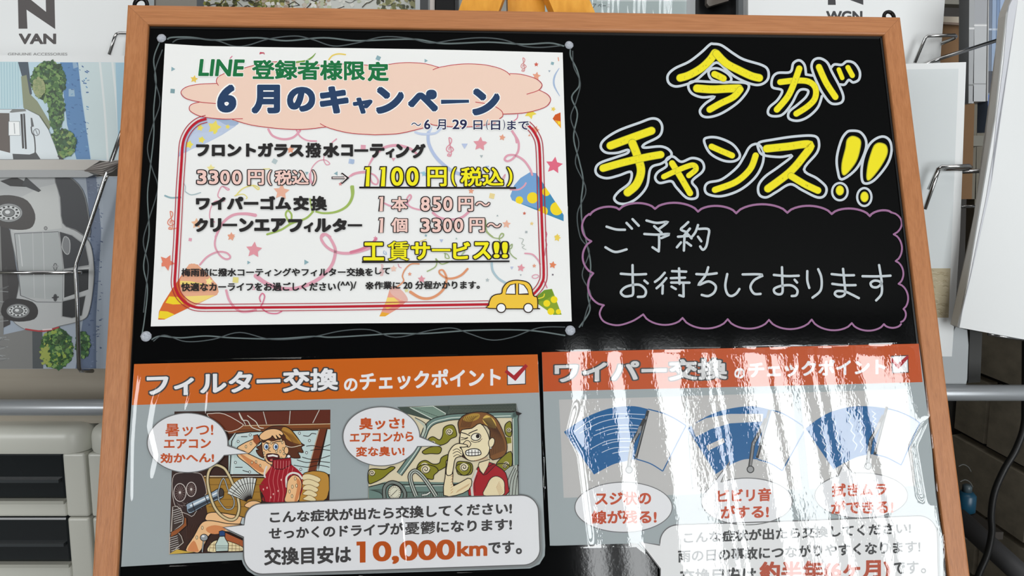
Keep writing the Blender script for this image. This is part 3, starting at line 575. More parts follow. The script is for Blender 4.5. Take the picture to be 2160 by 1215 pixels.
# red triple line round the offer
a = Art(PANEL, a.z)
path = [(435.5, 250.5), (418, 256), (403, 268), (392, 284), (385.5, 304), (383, 340), (379, 400), (375, 480), (370.5, 560), (368.5, 595)] + [(371, 610), (379, 626), (394, 640), (412, 648), (435, 649.5)]
a.line(path, 5.5, (186, 26, 44), 4, cap=False)
def offs(P, d):
    P = catmull([Vector((x, y, 0)) for x, y in P], 4); o = []
    for i, p in enumerate(P):
        t = (P[min(i + 1, len(P) - 1)] - P[max(i - 1, 0)]).normalized(); o.append((p.x - t.y * d, p.y + t.x * d))
    return o
paths = [path, [(435, 649.5), (600, 648.2), (740, 646.5), (900, 644), (1031, 642)], [(1112, 262), (1122, 272), (1130, 284), (1136, 298), (1138.5, 320), (1140.5, 380), (1142.5, 450), (1145, 520), (1147, 580), (1143, 597), (1136, 609), (1124, 622)]]
for P in paths:
    a.line(offs(P, 0), 5.2, (184, 26, 44), 0, cap=False)
    for d in (-7.4, 7.4): a.line(offs(P, d), 1.7, (170, 40, 58), 0, cap=False)
a.obj('red_border', fl)
# printed words
a = Art(PANEL, a.z)
GN = (22, 112, 62); NV = (36, 62, 98); W = (246, 246, 244); K = (38, 36, 36)
a.at(*A_); a.text('LINE', 460, 208, 922, 378, GN, .01, .034, .12, W, .025); a.text('登録者様限', 992, 214, 2115, 412, GN, .009, .034, 0, W, .02)
a.at(*B_); a.text('定', 72, 236, 282, 430, GN, 0, .045, 0, W, .02)
a.at(*A_); BG = dict(wt=.062, edge=W, ew=.03)
a.text('6', 648, 462, 838, 740, NV, 0, .05, .1, W, .035); a.text('月', 988, 462, 1272, 750, NV, 0, **BG); a.text('の', 1340, 484, 1620, 732, NV, 0, **BG); a.text('キ', 1664, 478, 1952, 750, NV, 0, **BG)
a.at(*B_); a.text('ャ', -75, 590, 122, 752, NV, 0, **BG); a.text('ン', 155, 484, 432, 752, NV, **BG); a.text('ペ', 472, 512, 770, 730, NV, **BG)
a.poly([(792, 605), (1082, 605), (1084, 650), (794, 662)], W); a.poly([(799, 612), (1076, 612), (1077, 642), (800, 654)], NV); a.text('ン', 1108, 500, 1382, 768, NV, **BG)
N2 = (30, 34, 76); S = dict(wt=.03, edge=W, ew=.05)
for t, x0, y0, x1, y1 in (('〜', 505, 838, 602, 872), ('6', 632, 808, 694, 905), ('月', 756, 806, 848, 908), ('29', 912, 808, 1056, 905), ('日', 1120, 815, 1210, 908), ('(', 1246, 808, 1268, 912), ('日', 1294, 817, 1386, 912), (')', 1412, 808, 1434, 912), ('まで', 1455, 818, 1672, 910)):
    a.text(t, x0, y0, x1, y1, N2, 0, (.0 if t in '()〜' else .02), 0, W, .05)
def T(o, t, x0, y0, x1, y1, c=K, k=0.0, wt=.062, sk=.0, **kw): a.at(*o); a.text(t, x0, y0, x1, y1, c, k, wt, sk, **kw)
W_ = .05
T(C_, 'フロントガラス', 476, 95, 1520, 232, k=.004); T(C_, '撥', 1537, 95, 1692, 242, wt=.034); T(C_, '水', 1706, 98, 1866, 240); T(C_, 'コ', 1882, 112, 1998, 230); a.rect(2010, 160, 2145, 184, K)
T(D_, 'テ', 180, 104, 320, 238); T(D_, 'ィ', 330, 148, 415, 238); T(D_, 'ン', 427, 106, 555, 240); T(D_, 'グ', 575, 105, 710, 242)
PF = (238, 200, 190); YF = (240, 230, 26)
def hollow(o, items, c, w0=.03, ew=.05, k=0):
    a.at(*o)
    for t, x0, y0, x1, y1 in items:
        if t == '1':
            w_ = x1 - x0; q = [(x0 + .12 * w_, y0 + .05 * w_), (x0 + .98 * w_, y0), (x0 + .84 * w_, y1), (x0 + .12 * w_, y1), (x0 + .34 * w_, y0 + .42 * w_), (x0 + .06 * w_, y0 + .46 * w_)]
            a.poly(q, c); a.line(q + q[:2], 8 if w_ > 60 else 7, (30, 20, 22)); continue
        th = t in '()〜→'
        a.text(t, x0 + 5, y0 + 6, x1 - 5, y1 - 6, c, k, (0.012 if th else w0), 0, (30, 20, 22), ew)
hollow(C_, [('3', 480, 356, 583, 505), ('3', 597, 358, 697, 505), ('0', 705, 360, 808, 505), ('0', 820, 360, 924, 508), ('円', 972, 354, 1140, 512), ('(', 1162, 357, 1214, 514), ('税込', 1234, 357, 1575, 512), (')', 1597, 357, 1646, 514)], PF)
a.line([(1790, 437), (1930, 437)], 24, (30, 20, 22), cap=False); a.line([(1885, 393), (1945, 438), (1885, 490)], 20, (30, 20, 22), cap=False); a.line([(1798, 437), (1925, 437)], 9, (240, 226, 222), cap=False); a.line([(1888, 402), (1932, 438), (1888, 482)], 7, (240, 226, 222), cap=False)
a.at(*D_); a.rect(80, 511, 1568, 529, (34, 30, 30), .003)
hollow(D_, [('1', 125, 320, 190, 510), ('1', 270, 320, 338, 510), ('0', 378, 322, 502, 510), ('0', 522, 322, 648, 510), ('円', 720, 320, 915, 515), ('(', 950, 322, 1006, 514), ('税込', 1037, 322, 1455, 514), (')', 1477, 322, 1540, 514)], YF, .025)
hollow(D_, [('1', 260, 602, 316, 746), ('本', 382, 602, 543, 750), ('8', 660, 604, 755, 748), ('5', 768, 604, 862, 748), ('0', 872, 604, 970, 748), ('円', 1015, 602, 1168, 750), ('〜', 1180, 648, 1325, 704), ('1', 260, 806, 316, 950), ('個', 380, 804, 543, 950), ('3', 660, 808, 755, 950), ('3', 768, 808, 862, 950), ('0', 872, 808, 966, 950), ('0', 976, 808, 1073, 948), ('円', 1120, 804, 1275, 950), ('〜', 1287, 850, 1432, 906)], PF)
T(C_, 'ワイパーゴム', 474, 614, 1398, 748); T(C_, '交', 1417, 612, 1572, 756); T(C_, '換', 1588, 612, 1745, 756, wt=.042)
T(C_, 'ク', 462, 828, 592, 962); T(C_, 'リ', 612, 828, 722, 962); a.rect(732, 882, 874, 906, K); T(C_, 'ンエア', 892, 828, 1348, 964); T(C_, 'フ', 1368, 836, 1508, 964); T(C_, 'ィ', 1520, 868, 1612, 964); T(C_, 'ル', 1624, 830, 1786, 964); T(C_, 'タ', 1797, 830, 1938, 964); a.rect(1946, 886, 2086, 908, K)
a.at(*F_); a.poly([(102, 312), (1476, 306), (1476, 322), (104, 330)], (34, 30, 30))
hollow(F_, [('賃', 338, 122, 545, 312)], YF, .012, .035)
hollow(F_, [('工', 112, 132, 314, 312), ('サ', 557, 130, 742, 304), ('ー', 748, 192, 932, 226), ('ビ', 945, 128, 1115, 300), ('ス', 1132, 128, 1308, 300), ('!', 1322, 128, 1388, 290), ('!', 1400, 128, 1466, 290)], YF, .035)
T(E_, '梅雨前に撥水コーティングやフィルター交換を', 408, 378, 2190, 456, k=-.002, wt=.035); T(F_, 'して', 226, 370, 366, 436, wt=.035)
T(E_, '快適なカーライフをお過ごしください', 405, 512, 1845, 594, k=-.003, wt=.035); T(E_, '(^^)/', 1860, 500, 2036, 588, wt=.02)
T(F_, '※', 135, 504, 214, 578, wt=.012); T(F_, '作業に', 218, 500, 460, 574, wt=.035); T(F_, '20', 488, 506, 573, 570, wt=.03); T(F_, '分程かかります。', 598, 498, 1200, 574, k=-.004, wt=.035)
a.obj('printed_words', fl)
# yellow car drawing
a = Art(PANEL, a.z); a.at(*F_)
a.sh([(1288, 690), (1310, 645), (1350, 622), (1402, 612), (1412, 565), (1450, 515), (1510, 492), (1580, 492), (1645, 510), (1680, 555), (1698, 632), (1730, 645), (1738, 690), (1736, 748), (1725, 755), (1290, 752), (1284, 720)], (238, 194, 62), (46, 26, 18), 10, 3)
a.sh([(1440, 618), (1452, 570), (1480, 535), (1530, 522), (1532, 620)], (240, 240, 240), (46, 26, 18), 9); a.sh([(1560, 620), (1560, 520), (1610, 535), (1640, 575), (1652, 618)], (240, 240, 240), (46, 26, 18), 9)
for cx in (1398, 1650): a.ell(cx, 748, 42, 42, (242, 242, 242), (46, 26, 18), 10)
a.obj('car_drawing', fl)

# ================================================================== the two laminated posters
PB = (158, 167, 169)
M_CARD = mat('poster_card', PB, 0.5)
def rrect(x0, y0, x1, y1, r, n=5, k=0.0):
    P = []
    for cx, cy, a0 in ((x1 - r, y0 + r, -90), (x1 - r, y1 - r, 0), (x0 + r, y1 - r, 90), (x0 + r, y0 + r, 180)):
        for i in range(n + 1): t = R(a0 + 90 * i / n); P.append((cx + r * math.cos(t), cy + r * math.sin(t) + k * (cx - x0)))
    return P
def cdt_sheet(name, pts, m, parent, off, height, step=5.0):
    """thin clear sheet: grid clipped to the outline, bent by height(px, py) (metres)"""
    x0 = min(p[0] for p in pts); x1 = max(p[0] for p in pts); y0 = min(p[1] for p in pts); y1 = max(p[1] for p in pts)
    V = [Vector(p) for p in pts]; n = len(pts); E = [(i, (i + 1) % n) for i in range(n)]
    def inside(x, y):
        c = False
        for i in range(n):
            a, b = pts[i], pts[i - 1]
            if (a[1] > y) != (b[1] > y) and x < (b[0] - a[0]) * (y - a[1]) / (b[1] - a[1]) + a[0]: c = not c
        return c
    sy = step * 2.2
    for j in range(int((y1 - y0) / sy) + 1):
        for i in range(int((x1 - x0) / step) + 1):
            x = x0 + (i + .5) * step; y = y0 + (j + .5) * sy
            if inside(x, y): V.append(Vector((x, y)))
    r = geometry.delaunay_2d_cdt(V, E, [list(range(n))], 1, 1e-5)
    P = [(v.x, v.y) for v in r[0]]; fs = []
    for t in r[2]:
        a, b, d = (P[i] for i in t); t = tuple(t)
        fs.append(t if (b[0] - a[0]) * (d[1] - a[1]) - (b[1] - a[1]) * (d[0] - a[0]) < 0 else (t[0], t[2], t[1]))
    vs = [PANEL.at(x, y, off + height(x, y)) for x, y in P]
    return obj(name, vs, fs, m, parent, smooth=True)
def interp(tab, x):
    if x <= tab[0][0]: return tab[0][1]
    for (a, p), (b, q) in zip(tab[:-1], tab[1:]):
        if x <= b: return p + (q - p) * (x - a) / (b - a)
    return tab[-1][1]

# ------------------------------------------------------------------ left: air filter poster
PZ = 0.0007
I1, I2, I3, I4 = (260, 730, 4.5), (700, 730, 4.5), (240, 980, 4.5), (700, 980, 4.5)
lp = thing('filter_poster', 'laminated poster with orange heading and two comic drawings, lower left of the blackboard', 'poster', PANEL.at(700, 1160, PZ))
LO = [(283, 768), (500, 762.5), (800, 755), (1134, 747.5), (1139, 850), (1143, 980), (1147, 1085), (1150, 1150), (1149, 1172), (1138, 1190), (1118, 1199), (1000, 1203), (800, 1209), (560, 1216), (538, 1214), (522, 1204), (513, 1190), (510, 1181), (255.6, 1195.5), (262, 1080), (270, 960), (277, 860)]
slab('card', LO, PANEL, 0.0003, M_CARD, lp, off=PZ)
a = Art(PANEL, PZ + 1e-5)
OG = (204, 100, 24)
a.poly([(283, 768), (500, 762.5), (800, 755), (1134, 747.5), (1137, 828), (900, 836), (600, 844.5), (278, 854.5)], OG)
a.obj('heading_band', lp, M_GLOSSY)
a = Art(PANEL, a.z)
DKE = (66, 66, 66); WH = (238, 238, 240)
a.at(*I1); a.text('フィルター交換', 222, 262, 2040, 478, WH, -.0325, .035, 0, DKE, .055)
a.at(*I2); a.text('の', 115, 305, 243, 430, WH, 0, .035); a.text('チェックポイント', 264, 245, 1604, 425, WH, -.033, .035)
a.at(*I2); a.sh([(1665, 193), (1838, 190), (1838, 360), (1667, 367)], (236, 236, 238), (60, 60, 60), 9); a.line([(1650, 235), (1735, 305), (1850, 180)], 32, (168, 30, 40), cap=False)
a.obj('heading_words', lp, M_GLOSSY)
SKIN = (240, 192, 140); SK2 = (214, 138, 86); LN = (34, 24, 20); BR = (110, 52, 30); BR2 = (74, 34, 22); CRM = (232, 214, 168); RED = (158, 26, 40); GLS = (196, 214, 212)
# picture 1: hot driver
a = Art(PANEL, a.z); a.STEP = 1.7e-6
a.poly([(368, 868), (697, 864), (695, 1050), (690, 1160), (357, 1169), (362, 1000)], (58, 34, 26))
a.at(*I1)
a.poly([(800, 640), (1965, 605), (1965, 750), (1100, 770), (850, 770)], (104, 48, 34))
for x in range(820, 1960, 14): a.line([(x, 640 - (x - 800) * .03), (x + 8, 745)], 2, (78, 34, 24), cap=False)
for P in ([(1100, 632), (1160, 745)], [(1330, 625), (1360, 738)], [(1585, 618), (1575, 735)], [(1860, 608), (1800, 728)]): a.line(P, 7, (206, 200, 190))
a.poly([(960, 760), (1965, 735), (1965, 790), (1000, 830)], (132, 76, 40)); a.line([(1150, 755), (1965, 738)], 6, (220, 200, 160)); a.line([(1080, 800), (1965, 778)], 5, LN)
a.sh([(800, 660), (840, 640), (960, 645), (1125, 735), (1130, 760), (1060, 800), (960, 800)], BR, (226, 214, 200), 6, 3)
a.poly([(1000, 900), (1060, 825), (1200, 812), (1860, 790), (1850, 1215), (1000, 1215)], GLS); a.line([(1010, 1215), (1030, 900), (1070, 830), (1200, 815), (1850, 795), (1845, 1000)], 10, LN)
a.line([(1035, 1215), (1050, 920), (1085, 850), (1200, 832)], 5, (230, 230, 226))
a.poly([(1855, 790), (1930, 785), (1820, 1215), (1740, 1215)], BR); a.line([(1860, 790), (1745, 1215)], 6, (214, 190, 160)); a.line([(1935, 785), (1825, 1215)], 6, LN); a.poly([(1940, 790), (1965, 790), (1965, 1215), (1845, 1215)], GLS)
for P in ([(1740, 950), (1800, 945), (1880, 960), (1962, 935)], [(1780, 990), (1860, 980), (1962, 990)], [(1700, 1055), (1780, 1075), (1860, 1070), (1960, 1040)], [(1650, 1080), (1740, 1105), (1850, 1095), (1960, 1105)], [(1620, 1130), (1750, 1150), (1850, 1130), (1955, 1150)], [(1710, 850), (1760, 855), (1790, 830), (1830, 835)], [(1120, 860), (1175, 860)], [(1065, 1150), (1130, 1150)], [(1135, 1180), (1200, 1200)]):
    a.line(P, 7, LN, 4)
for x, y in ((1672, 827), (1205, 843), (1767, 897), (1090, 906), (1740, 1012), (1065, 1105), (1685, 1170), (1200, 1195)): a.ell(x, y, 10, 12, (230, 238, 236), LN, 5, 12)
for P in ([(1100, 640), (1130, 700), (1180, 710), (1220, 770), (1300, 800)], [(1180, 660), (1220, 690), (1260, 720), (1290, 770), (1330, 780)]): a.line(P, 8, (222, 216, 200), 5)
# arm raised to the forehead
a.sh([(1080, 970), (1150, 920), (1230, 885), (1290, 850), (1330, 880), (1300, 915), (1250, 960), (1190, 1020), (1150, 1000)], SKIN, LN, 8, 4)
a.sh([(1085, 1000), (1180, 1020), (1290, 1070), (1400, 1120), (1380, 1215), (1300, 1215), (1180, 1120), (1090, 1050)], SKIN, LN, 8, 4)
a.poly([(1095, 1010), (1180, 1060), (1280, 1120), (1340, 1190), (1290, 1190), (1180, 1110)], SK2, 3)
# hair and head
a.sh([(1330, 830), (1380, 775), (1470, 755), (1570, 775), (1640, 850), (1690, 920), (1720, 940), (1690, 960), (1710, 1010), (1660, 1010), (1680, 1060), (1600, 1060), (1540, 1020), (1500, 900), (1340, 900), (1330, 980), (1340, 1060), (1290, 1040), (1260, 990), (1290, 985), (1265, 960), (1310, 930)], (92, 50, 30), LN, 7, 3)
a.poly([(1520, 770), (1580, 790), (1640, 860), (1690, 930), (1600, 910), (1540, 870), (1500, 820)], (180, 132, 56), 3)
for i in range(9): a.line([(1490 + i * 14, 790 + i * 6), (1560 + i * 14, 850 + i * 10), (1610 + i * 10, 920 + i * 12)], 3, (110, 66, 30), 4)
a.sh([(1325, 890), (1420, 880), (1510, 870), (1540, 930), (1550, 1000), (1540, 1060), (1480, 1120), (1420, 1130), (1360, 1100), (1330, 1040), (1318, 960)], SKIN, LN, 7, 4)
a.poly([(1310, 880), (1400, 860), (1520, 830), (1545, 900), (1480, 890), (1420, 905), (1370, 895), (1330, 920)], (80, 42, 26), 3)
a.sh([(1290, 855), (1350, 800), (1430, 785), (1490, 800), (1520, 830), (1505, 850), (1480, 835), (1500, 865), (1480, 875), (1450, 845), (1465, 880), (1440, 880), (1415, 850), (1400, 870), (1330, 895)], SKIN, LN, 7, 3)
a.poly([(1235, 850), (1275, 840), (1305, 905), (1262, 935), (1232, 900)], (156, 80, 44)); a.line([(1235, 850), (1275, 840), (1305, 905), (1262, 935)], 6, LN)
for x in (1357, 1447): a.ell(x, 955, 24, 32, (240, 240, 238), LN, 6, 18); a.ell(x + 3, 957, 14, 19, (60, 110, 170), None); a.ell(x + 4, 957, 6, 9, LN)
a.line([(1330, 905), (1360, 915), (1385, 925)], 8, LN); a.line([(1420, 920), (1460, 905), (1490, 905)], 8, LN)
a.line([(1395, 960), (1378, 990), (1398, 1000)], 6, LN, 4); a.ell(1548, 990, 22, 36, SKIN, LN, 6, 16); a.ell(1570, 1048, 18, 18, (240, 240, 240), LN, 6, 14)
a.sh([(1360, 1030), (1420, 1022), (1475, 1035), (1478, 1090), (1440, 1100), (1380, 1090)], (92, 20, 24), LN, 8, 3); a.poly([(1370, 1036), (1420, 1028), (1468, 1040), (1465, 1056), (1420, 1046), (1372, 1052)], (240, 236, 230)); a.ell(1425, 1082, 34, 12, (206, 110, 100)); a.line([(1540, 945), (1600, 960), (1690, 940)], 6, (226, 214, 190), 4)
for x, y in ((1335, 1015), (1345, 1060), (1498, 893), (1518, 975), (1490, 1000), (1525, 1020), (1500, 1065), (1455, 1000), (1405, 920), (1510, 915), (1165, 955), (1212, 925), (1222, 1105), (1260, 1100), (1300, 1135)): a.ell(x, y, 8, 14, (240, 216, 170), LN, 4, 10)
# red sleeveless jumper, seat, arm
a.at(*I3)
a.sh([(1790, 110), (1850, 70), (1920, 60), (2030, 90), (2045, 200), (2040, 260), (1990, 345), (1760, 350)], (190, 140, 60), LN, 7, 3)
for i in range(5): a.sh([(1795 + i * 6, 100 + i * 52), (1860, 90 + i * 50), (1960 - i * 10, 130 + i * 50), (1940 - i * 10, 170 + i * 46), (1860, 145 + i * 50), (1795, 145 + i * 46)], CRM, (120, 84, 40), 5, 3)
a.poly([(1430, 110), (1500, 10), (1540, -30), (1640, -35), (1700, 10), (1780, 80), (1790, 140), (1750, 350), (1430, 352), (1420, 300), (1375, 210)], RED, 2); a.line([(1430, 110), (1375, 200), (1420, 300), (1435, 350)], 8, LN, 4)
for i in range(6): a.line([(1500 + i * 40, 20 + i * 2), (1470 + i * 42, 150), (1490 + i * 40, 260), (1480 + i * 40, 350)], 5, (206, 110, 110), 4)
a.sh([(1505, 10), (1510, -50), (1680, -65), (1685, 0), (1600, 45), (1530, 40)], (146, 24, 36), LN, 6); 
for i in range(6): a.line([(1530 + i * 27, -35), (1528 + i * 27, 35)], 5, (214, 130, 130))
a.line([(1450, 20), (1430, 80), (1435, 120)], 16, (226, 220, 214), 4); a.line([(1640, 210), (1640, 120), (1690, 80), (1750, 90), (1785, 130)], 18, (226, 220, 214), 5)
a.sh([(1650, 160), (1700, 100), (1760, 120), (1785, 190), (1770, 270), (1745, 352), (1625, 352), (1640, 260)], SKIN, LN, 7, 3); a.poly([(1735, 130), (1770, 160), (1775, 230), (1740, 345), (1715, 345), (1740, 220)], SK2, 3)
for x, y in ((1722, 132), (1695, 210), (1735, 200), (1668, 255), (1692, 300)): a.ell(x, y, 9, 17, (240, 216, 170), LN, 4, 10)
for x, y in ((1420, 235), (1455, 220), (1590, 145), (1515, 280), (1560, 250), (1490, 310)): a.ell(x, y, 6, 10, (230, 180, 170))
# door trim, dash, vents
a.poly([(850, 110), (1430, 130), (1380, 200), (1400, 350), (1280, 500), (900, 520), (860, 300)], (164, 122, 48)); a.line([(860, 125), (1430, 125)], 9, (60, 40, 20)); a.line([(860, 110), (1430, 112)], 6, (226, 222, 210))
for y in (190, 260, 330, 400): a.line([(900, y), (1420, y)], 5, (110, 76, 30))
a.sh([(560, 130), (620, 80), (800, 80), (850, 130), (880, 260), (860, 300), (760, 480), (700, 470), (600, 420), (560, 300)], (52, 34, 32), (190, 178, 170), 6, 3)
for cx, cy, rx, ry in ((628, 265, 58, 85), (735, 235, 46, 68)):
    a.ell(cx, cy, rx, ry, (60, 38, 36), (206, 196, 190), 7)
    for t in range(0, 360, 24): a.line([(cx + 8 * math.cos(R(t)), cy + 8 * math.sin(R(t))), (cx + rx * .8 * math.cos(R(t)), cy + ry * .8 * math.sin(R(t)))], 2.5, (150, 130, 124), cap=False)
    a.ell(cx, cy, 10, 12, (214, 206, 200))
for i in range(14): a.line([(600 + i * 16, 360 + (i % 3) * 14), (640 + i * 16, 420 - (i % 4) * 16)], 3, (150, 132, 126))
for P in ([(560, 400), (600, 395), (640, 430), (660, 500), (655, 560), (620, 590), (545, 640)], [(530, 660), (600, 630), (640, 680), (660, 740), (600, 790), (528, 850)]):
    a.sh(P, (60, 46, 40), (190, 180, 170), 7)
    x0, y0 = P[0]
    for i in range(7): a.line([(x0 - 5 + i * 3, y0 + 40 + i * 20), (x0 + 75 + i * 3, y0 + 15 + i * 20)], 5, (206, 200, 196), cap=False)
a.sh([(545, 640), (620, 600), (665, 560), (670, 500), (690, 510), (690, 580), (600, 660), (540, 690)], (150, 84, 40), LN, 5)
for i in range(16): a.line([(690 + i * 18, 560 + (i % 4) * 10), (690 + i * 12, 700)], 2.5, (86, 54, 40), cap=False)
# legs
a.sh([(870, 500), (900, 460), (1000, 455), (1230, 500), (1240, 560), (1000, 560), (880, 530)], SKIN, LN, 8, 3); a.sh([(1200, 560), (1220, 500), (1250, 505), (1250, 580)], (190, 200, 204), LN, 6)
a.sh([(680, 810), (760, 680), (820, 570), (870, 535), (950, 535), (1080, 560), (1240, 580), (1240, 700), (1100, 640), (960, 640), (900, 680), (860, 760), (810, 832), (760, 832)], SKIN, LN, 8, 3)
a.poly([(880, 600), (960, 575), (1060, 600), (1040, 640), (960, 660), (890, 640)], SK2, 3); a.poly([(700, 800), (760, 720), (800, 800), (800, 826), (720, 822)], SK2, 3)
a.poly([(1050, 640), (1230, 720), (1230, 780), (1100, 760), (1060, 700)], (170, 90, 50)); a.line([(1050, 640), (1230, 720)], 7, LN)
for x, y in ((840, 600), (788, 692)): a.ell(x, y, 9, 17, (240, 216, 170), LN, 4, 10)
a.sh([(890, 826), (930, 740), (1000, 715), (1100, 730), (1220, 780), (1225, 818), (1080, 826)], CRM, LN, 6, 3)
for i in range(9): a.line([(920 + i * 34, 735 + (i % 2) * 6), (905 + i * 36, 825)], 4, (120, 90, 50), cap=False)
for y in (760, 790): a.line([(915, y), (1215, y + 12)], 4, (120, 90, 50))
a.line([(852, 720), (840, 832)], 16, LN, cap=False); a.line([(852, 720), (840, 832)], 8, (170, 176, 178), cap=False); a.ell(857, 693, 36, 32, (150, 156, 160), LN, 7); a.ell(848, 680, 14, 10, (232, 234, 236))
a.sh([(970, 825), (965, 760), (1000, 690), (1005, 680), (1050, 680), (1058, 700), (1088, 750), (1085, 822)], (196, 214, 206), LN, 7); a.sh([(1000, 634), (1028, 626), (1056, 634), (1056, 678), (1002, 680)], (40, 70, 120), LN, 6)
for y in (770, 785, 800): a.line([(975, y), (1082, y)], 4, (70, 84, 80))
a.poly([(525, 850), (600, 805), (700, 825), (760, 830), (700, 838)], (206, 170, 70))
# steering column and wheel
a.sh([(690, 400), (700, 370), (900, 280), (1000, 225), (1040, 245), (1040, 300), (1010, 325), (880, 380), (740, 460), (700, 450)], (150, 168, 184), LN, 7, 3)
a.poly([(700, 425), (870, 345), (1020, 280), (1030, 300), (880, 372), (740, 450), (710, 450)], (54, 62, 72)); a.poly([(720, 385), (900, 300), (1000, 250), (1005, 262), (880, 325), (730, 400)], (228, 234, 238))
a.ell(1020, 265, 22, 38, (64, 56, 54), LN, 6); a.line([(745, 365), (770, 440)], 8, LN); a.line([(865, 300), (895, 375)], 8, LN)
WHL = [(1040, 30), (960, 5), (905, 60), (890, 160), (915, 290), (960, 410), (1030, 490), (1110, 525), (1165, 500), (1190, 410), (1170, 290), (1120, 160), (1080, 80)]
a.line(WHL, 34, LN, 6, True); a.line(WHL, 22, (196, 176, 130), 6, True); a.line(WHL, 6, (226, 212, 176), 6, True)
a.line([(1000, 340), (990, 260), (1040, 130), (1090, 250), (1140, 330), (1130, 410), (1060, 420), (990, 330)], 16, LN, 5); a.line([(1000, 340), (990, 260), (1040, 130), (1090, 250), (1140, 330), (1130, 410), (1060, 420), (990, 330)], 8, (176, 180, 176), 5)
# folding fan and hand
C0 = (1300, 365)
for i in range(11):
    t0, t1 = R(202 + i * 7.4), R(202 + (i + 1) * 7.4); r0 = 248 - abs(i - 5) * 2
    if i > 8: pass
    a.sh([(C0[0] + 40 * math.cos(t0), C0[1] + 40 * math.sin(t0)), (C0[0] + r0 * math.cos(t0), C0[1] + r0 * math.sin(t0)), (C0[0] + r0 * math.cos(t1), C0[1] + r0 * math.sin(t1)), (C0[0] + 40 * math.cos(t1), C0[1] + 40 * math.sin(t1))], (214, 216, 210), LN, 5)
    a.line([(C0[0] + 190 * math.cos(t0), C0[1] + 190 * math.sin(t0)), (C0[0] + 190 * math.cos(t1), C0[1] + 190 * math.sin(t1))], 4, LN, cap=False)
a.sh([(1245, 380), (1290, 350), (1350, 345), (1400, 370), (1380, 430), (1300, 415), (1250, 400)], SKIN, LN, 6, 3)
a.obj('comic_picture', lp, M_GLOSSY, label='comic drawing of a sweating driver in a red top')

# picture 2: smelly air
a = Art(PANEL, a.z); a.STEP = 1.7e-6; CL = (134, 130, 36); CB = (222, 210, 178); TL_ = (110, 134, 126)
a.poly([(860, 858), (1089, 851), (1094, 1050), (777, 1060), (778, 990), (790, 900)], CB)
a.at(*I2)
a.poly([(620, 580), (1750, 545), (1752, 650), (1400, 660), (1060, 690), (960, 710), (700, 640)], (70, 82, 74))
for i in range(60):
    x = 1100 + i * 11; a.line([(x, 563 - i * .2), (x + 30, 655)], 2.2, (30, 32, 30), cap=False)
    if x < 1720: a.line([(x + 30, 563), (x, 655)], 1.8, (130, 136, 120), cap=False)
a.sh([(740, 582), (960, 570), (1080, 640), (1060, 690), (980, 705)], (122, 144, 130), (214, 222, 210), 7)
for i in range(12): a.line([(790 + i * 22, 592 + i * 8), (820 + i * 22, 600 + i * 8)], 3, (40, 50, 44), cap=False)
for P, w_, c in (([(640, 1215), (780, 1020), (860, 880), (900, 780), (960, 720), (1060, 690), (1200, 670), (1700, 650), (1740, 690), (1745, 1140)], 62, LN), ([(640, 1215), (780, 1020), (860, 880), (900, 780), (960, 720), (1060, 690), (1200, 670), (1700, 655), (1738, 690), (1745, 1140)], 48, TL_), ([(650, 1215), (790, 1020), (870, 880), (910, 780), (965, 725), (1060, 697), (1200, 677), (1700, 662)], 8, (214, 222, 210)), ([(1720, 690), (1728, 1140)], 8, (214, 222, 210))):
    a.line(P, w_, c, 4, cap=False)
a.line([(800, 690), (880, 760), (860, 850)], 20, (190, 196, 180), 4); a.line([(790, 680), (900, 750), (870, 870)], 6, LN, 4)
def swirl(cx, cy, r, c=CL, fl_=1):
    a.line([(cx + fl_ * r * (1 - i / 26) * math.cos(R(i * 25)), cy + r * (1 - i / 26) * math.sin(R(i * 25))) for i in range(24)], 7, LN, 0)
def cloud(P, sw):
    a.sh(P, CL, LN, 8, 4)
    for q in sw: a.ell(q[0], q[1], q[2], q[2] * .95, (226, 214, 184)); swirl(*q)
cloud([(915, 885), (960, 860), (1020, 890), (1050, 850), (1060, 780), (1110, 750), (1160, 760), (1185, 850), (1130, 880), (1090, 920), (1030, 940), (950, 920)], [(1115, 815, 34)])
cloud([(860, 1000), (930, 960), (1000, 950), (1040, 970), (1020, 1020), (940, 1020), (880, 1025)], [(960, 920, 22)])
cloud([(800, 1180), (830, 1110), (890, 1085), (960, 1120), (1020, 1110), (1040, 1060), (1100, 1030), (1180, 1030), (1150, 1090), (1090, 1140), (1000, 1190), (900, 1215), (820, 1215)], [(880, 1145, 40)])
cloud([(1185, 1110), (1240, 1095), (1330, 1120), (1320, 1215), (1200, 1215)], [(1255, 1150, 44)])
cloud([(1650, 740), (1700, 720), (1705, 850), (1660, 850), (1640, 800)], [(1680, 800, 24)]); cloud([(1590, 1080), (1700, 1000), (1705, 1150), (1640, 1180), (1560, 1140)], [(1655, 1120, 26)])
a.poly([(1640, 860), (1700, 870), (1705, 920), (1650, 930)], CL)
a.at(*I4)
cloud([(350, 60), (400, 40), (500, 45), (560, 20), (600, 30), (540, 80), (480, 130), (400, 170), (350, 175)], [(380, 80, 30)]); cloud([(800, 60), (840, 10), (900, 0), (980, 20), (1010, 60), (970, 100), (960, 140), (900, 130), (860, 100)], [(890, 45, 42)])
cloud([(1180, 40), (1200, 0), (1300, -10), (1320, 40), (1290, 90), (1240, 100)], [(1255, 25, 40)]); cloud([(1560, 0), (1640, -10), (1690, 20), (1640, 60), (1590, 40)], [(1640, 15, 20)])
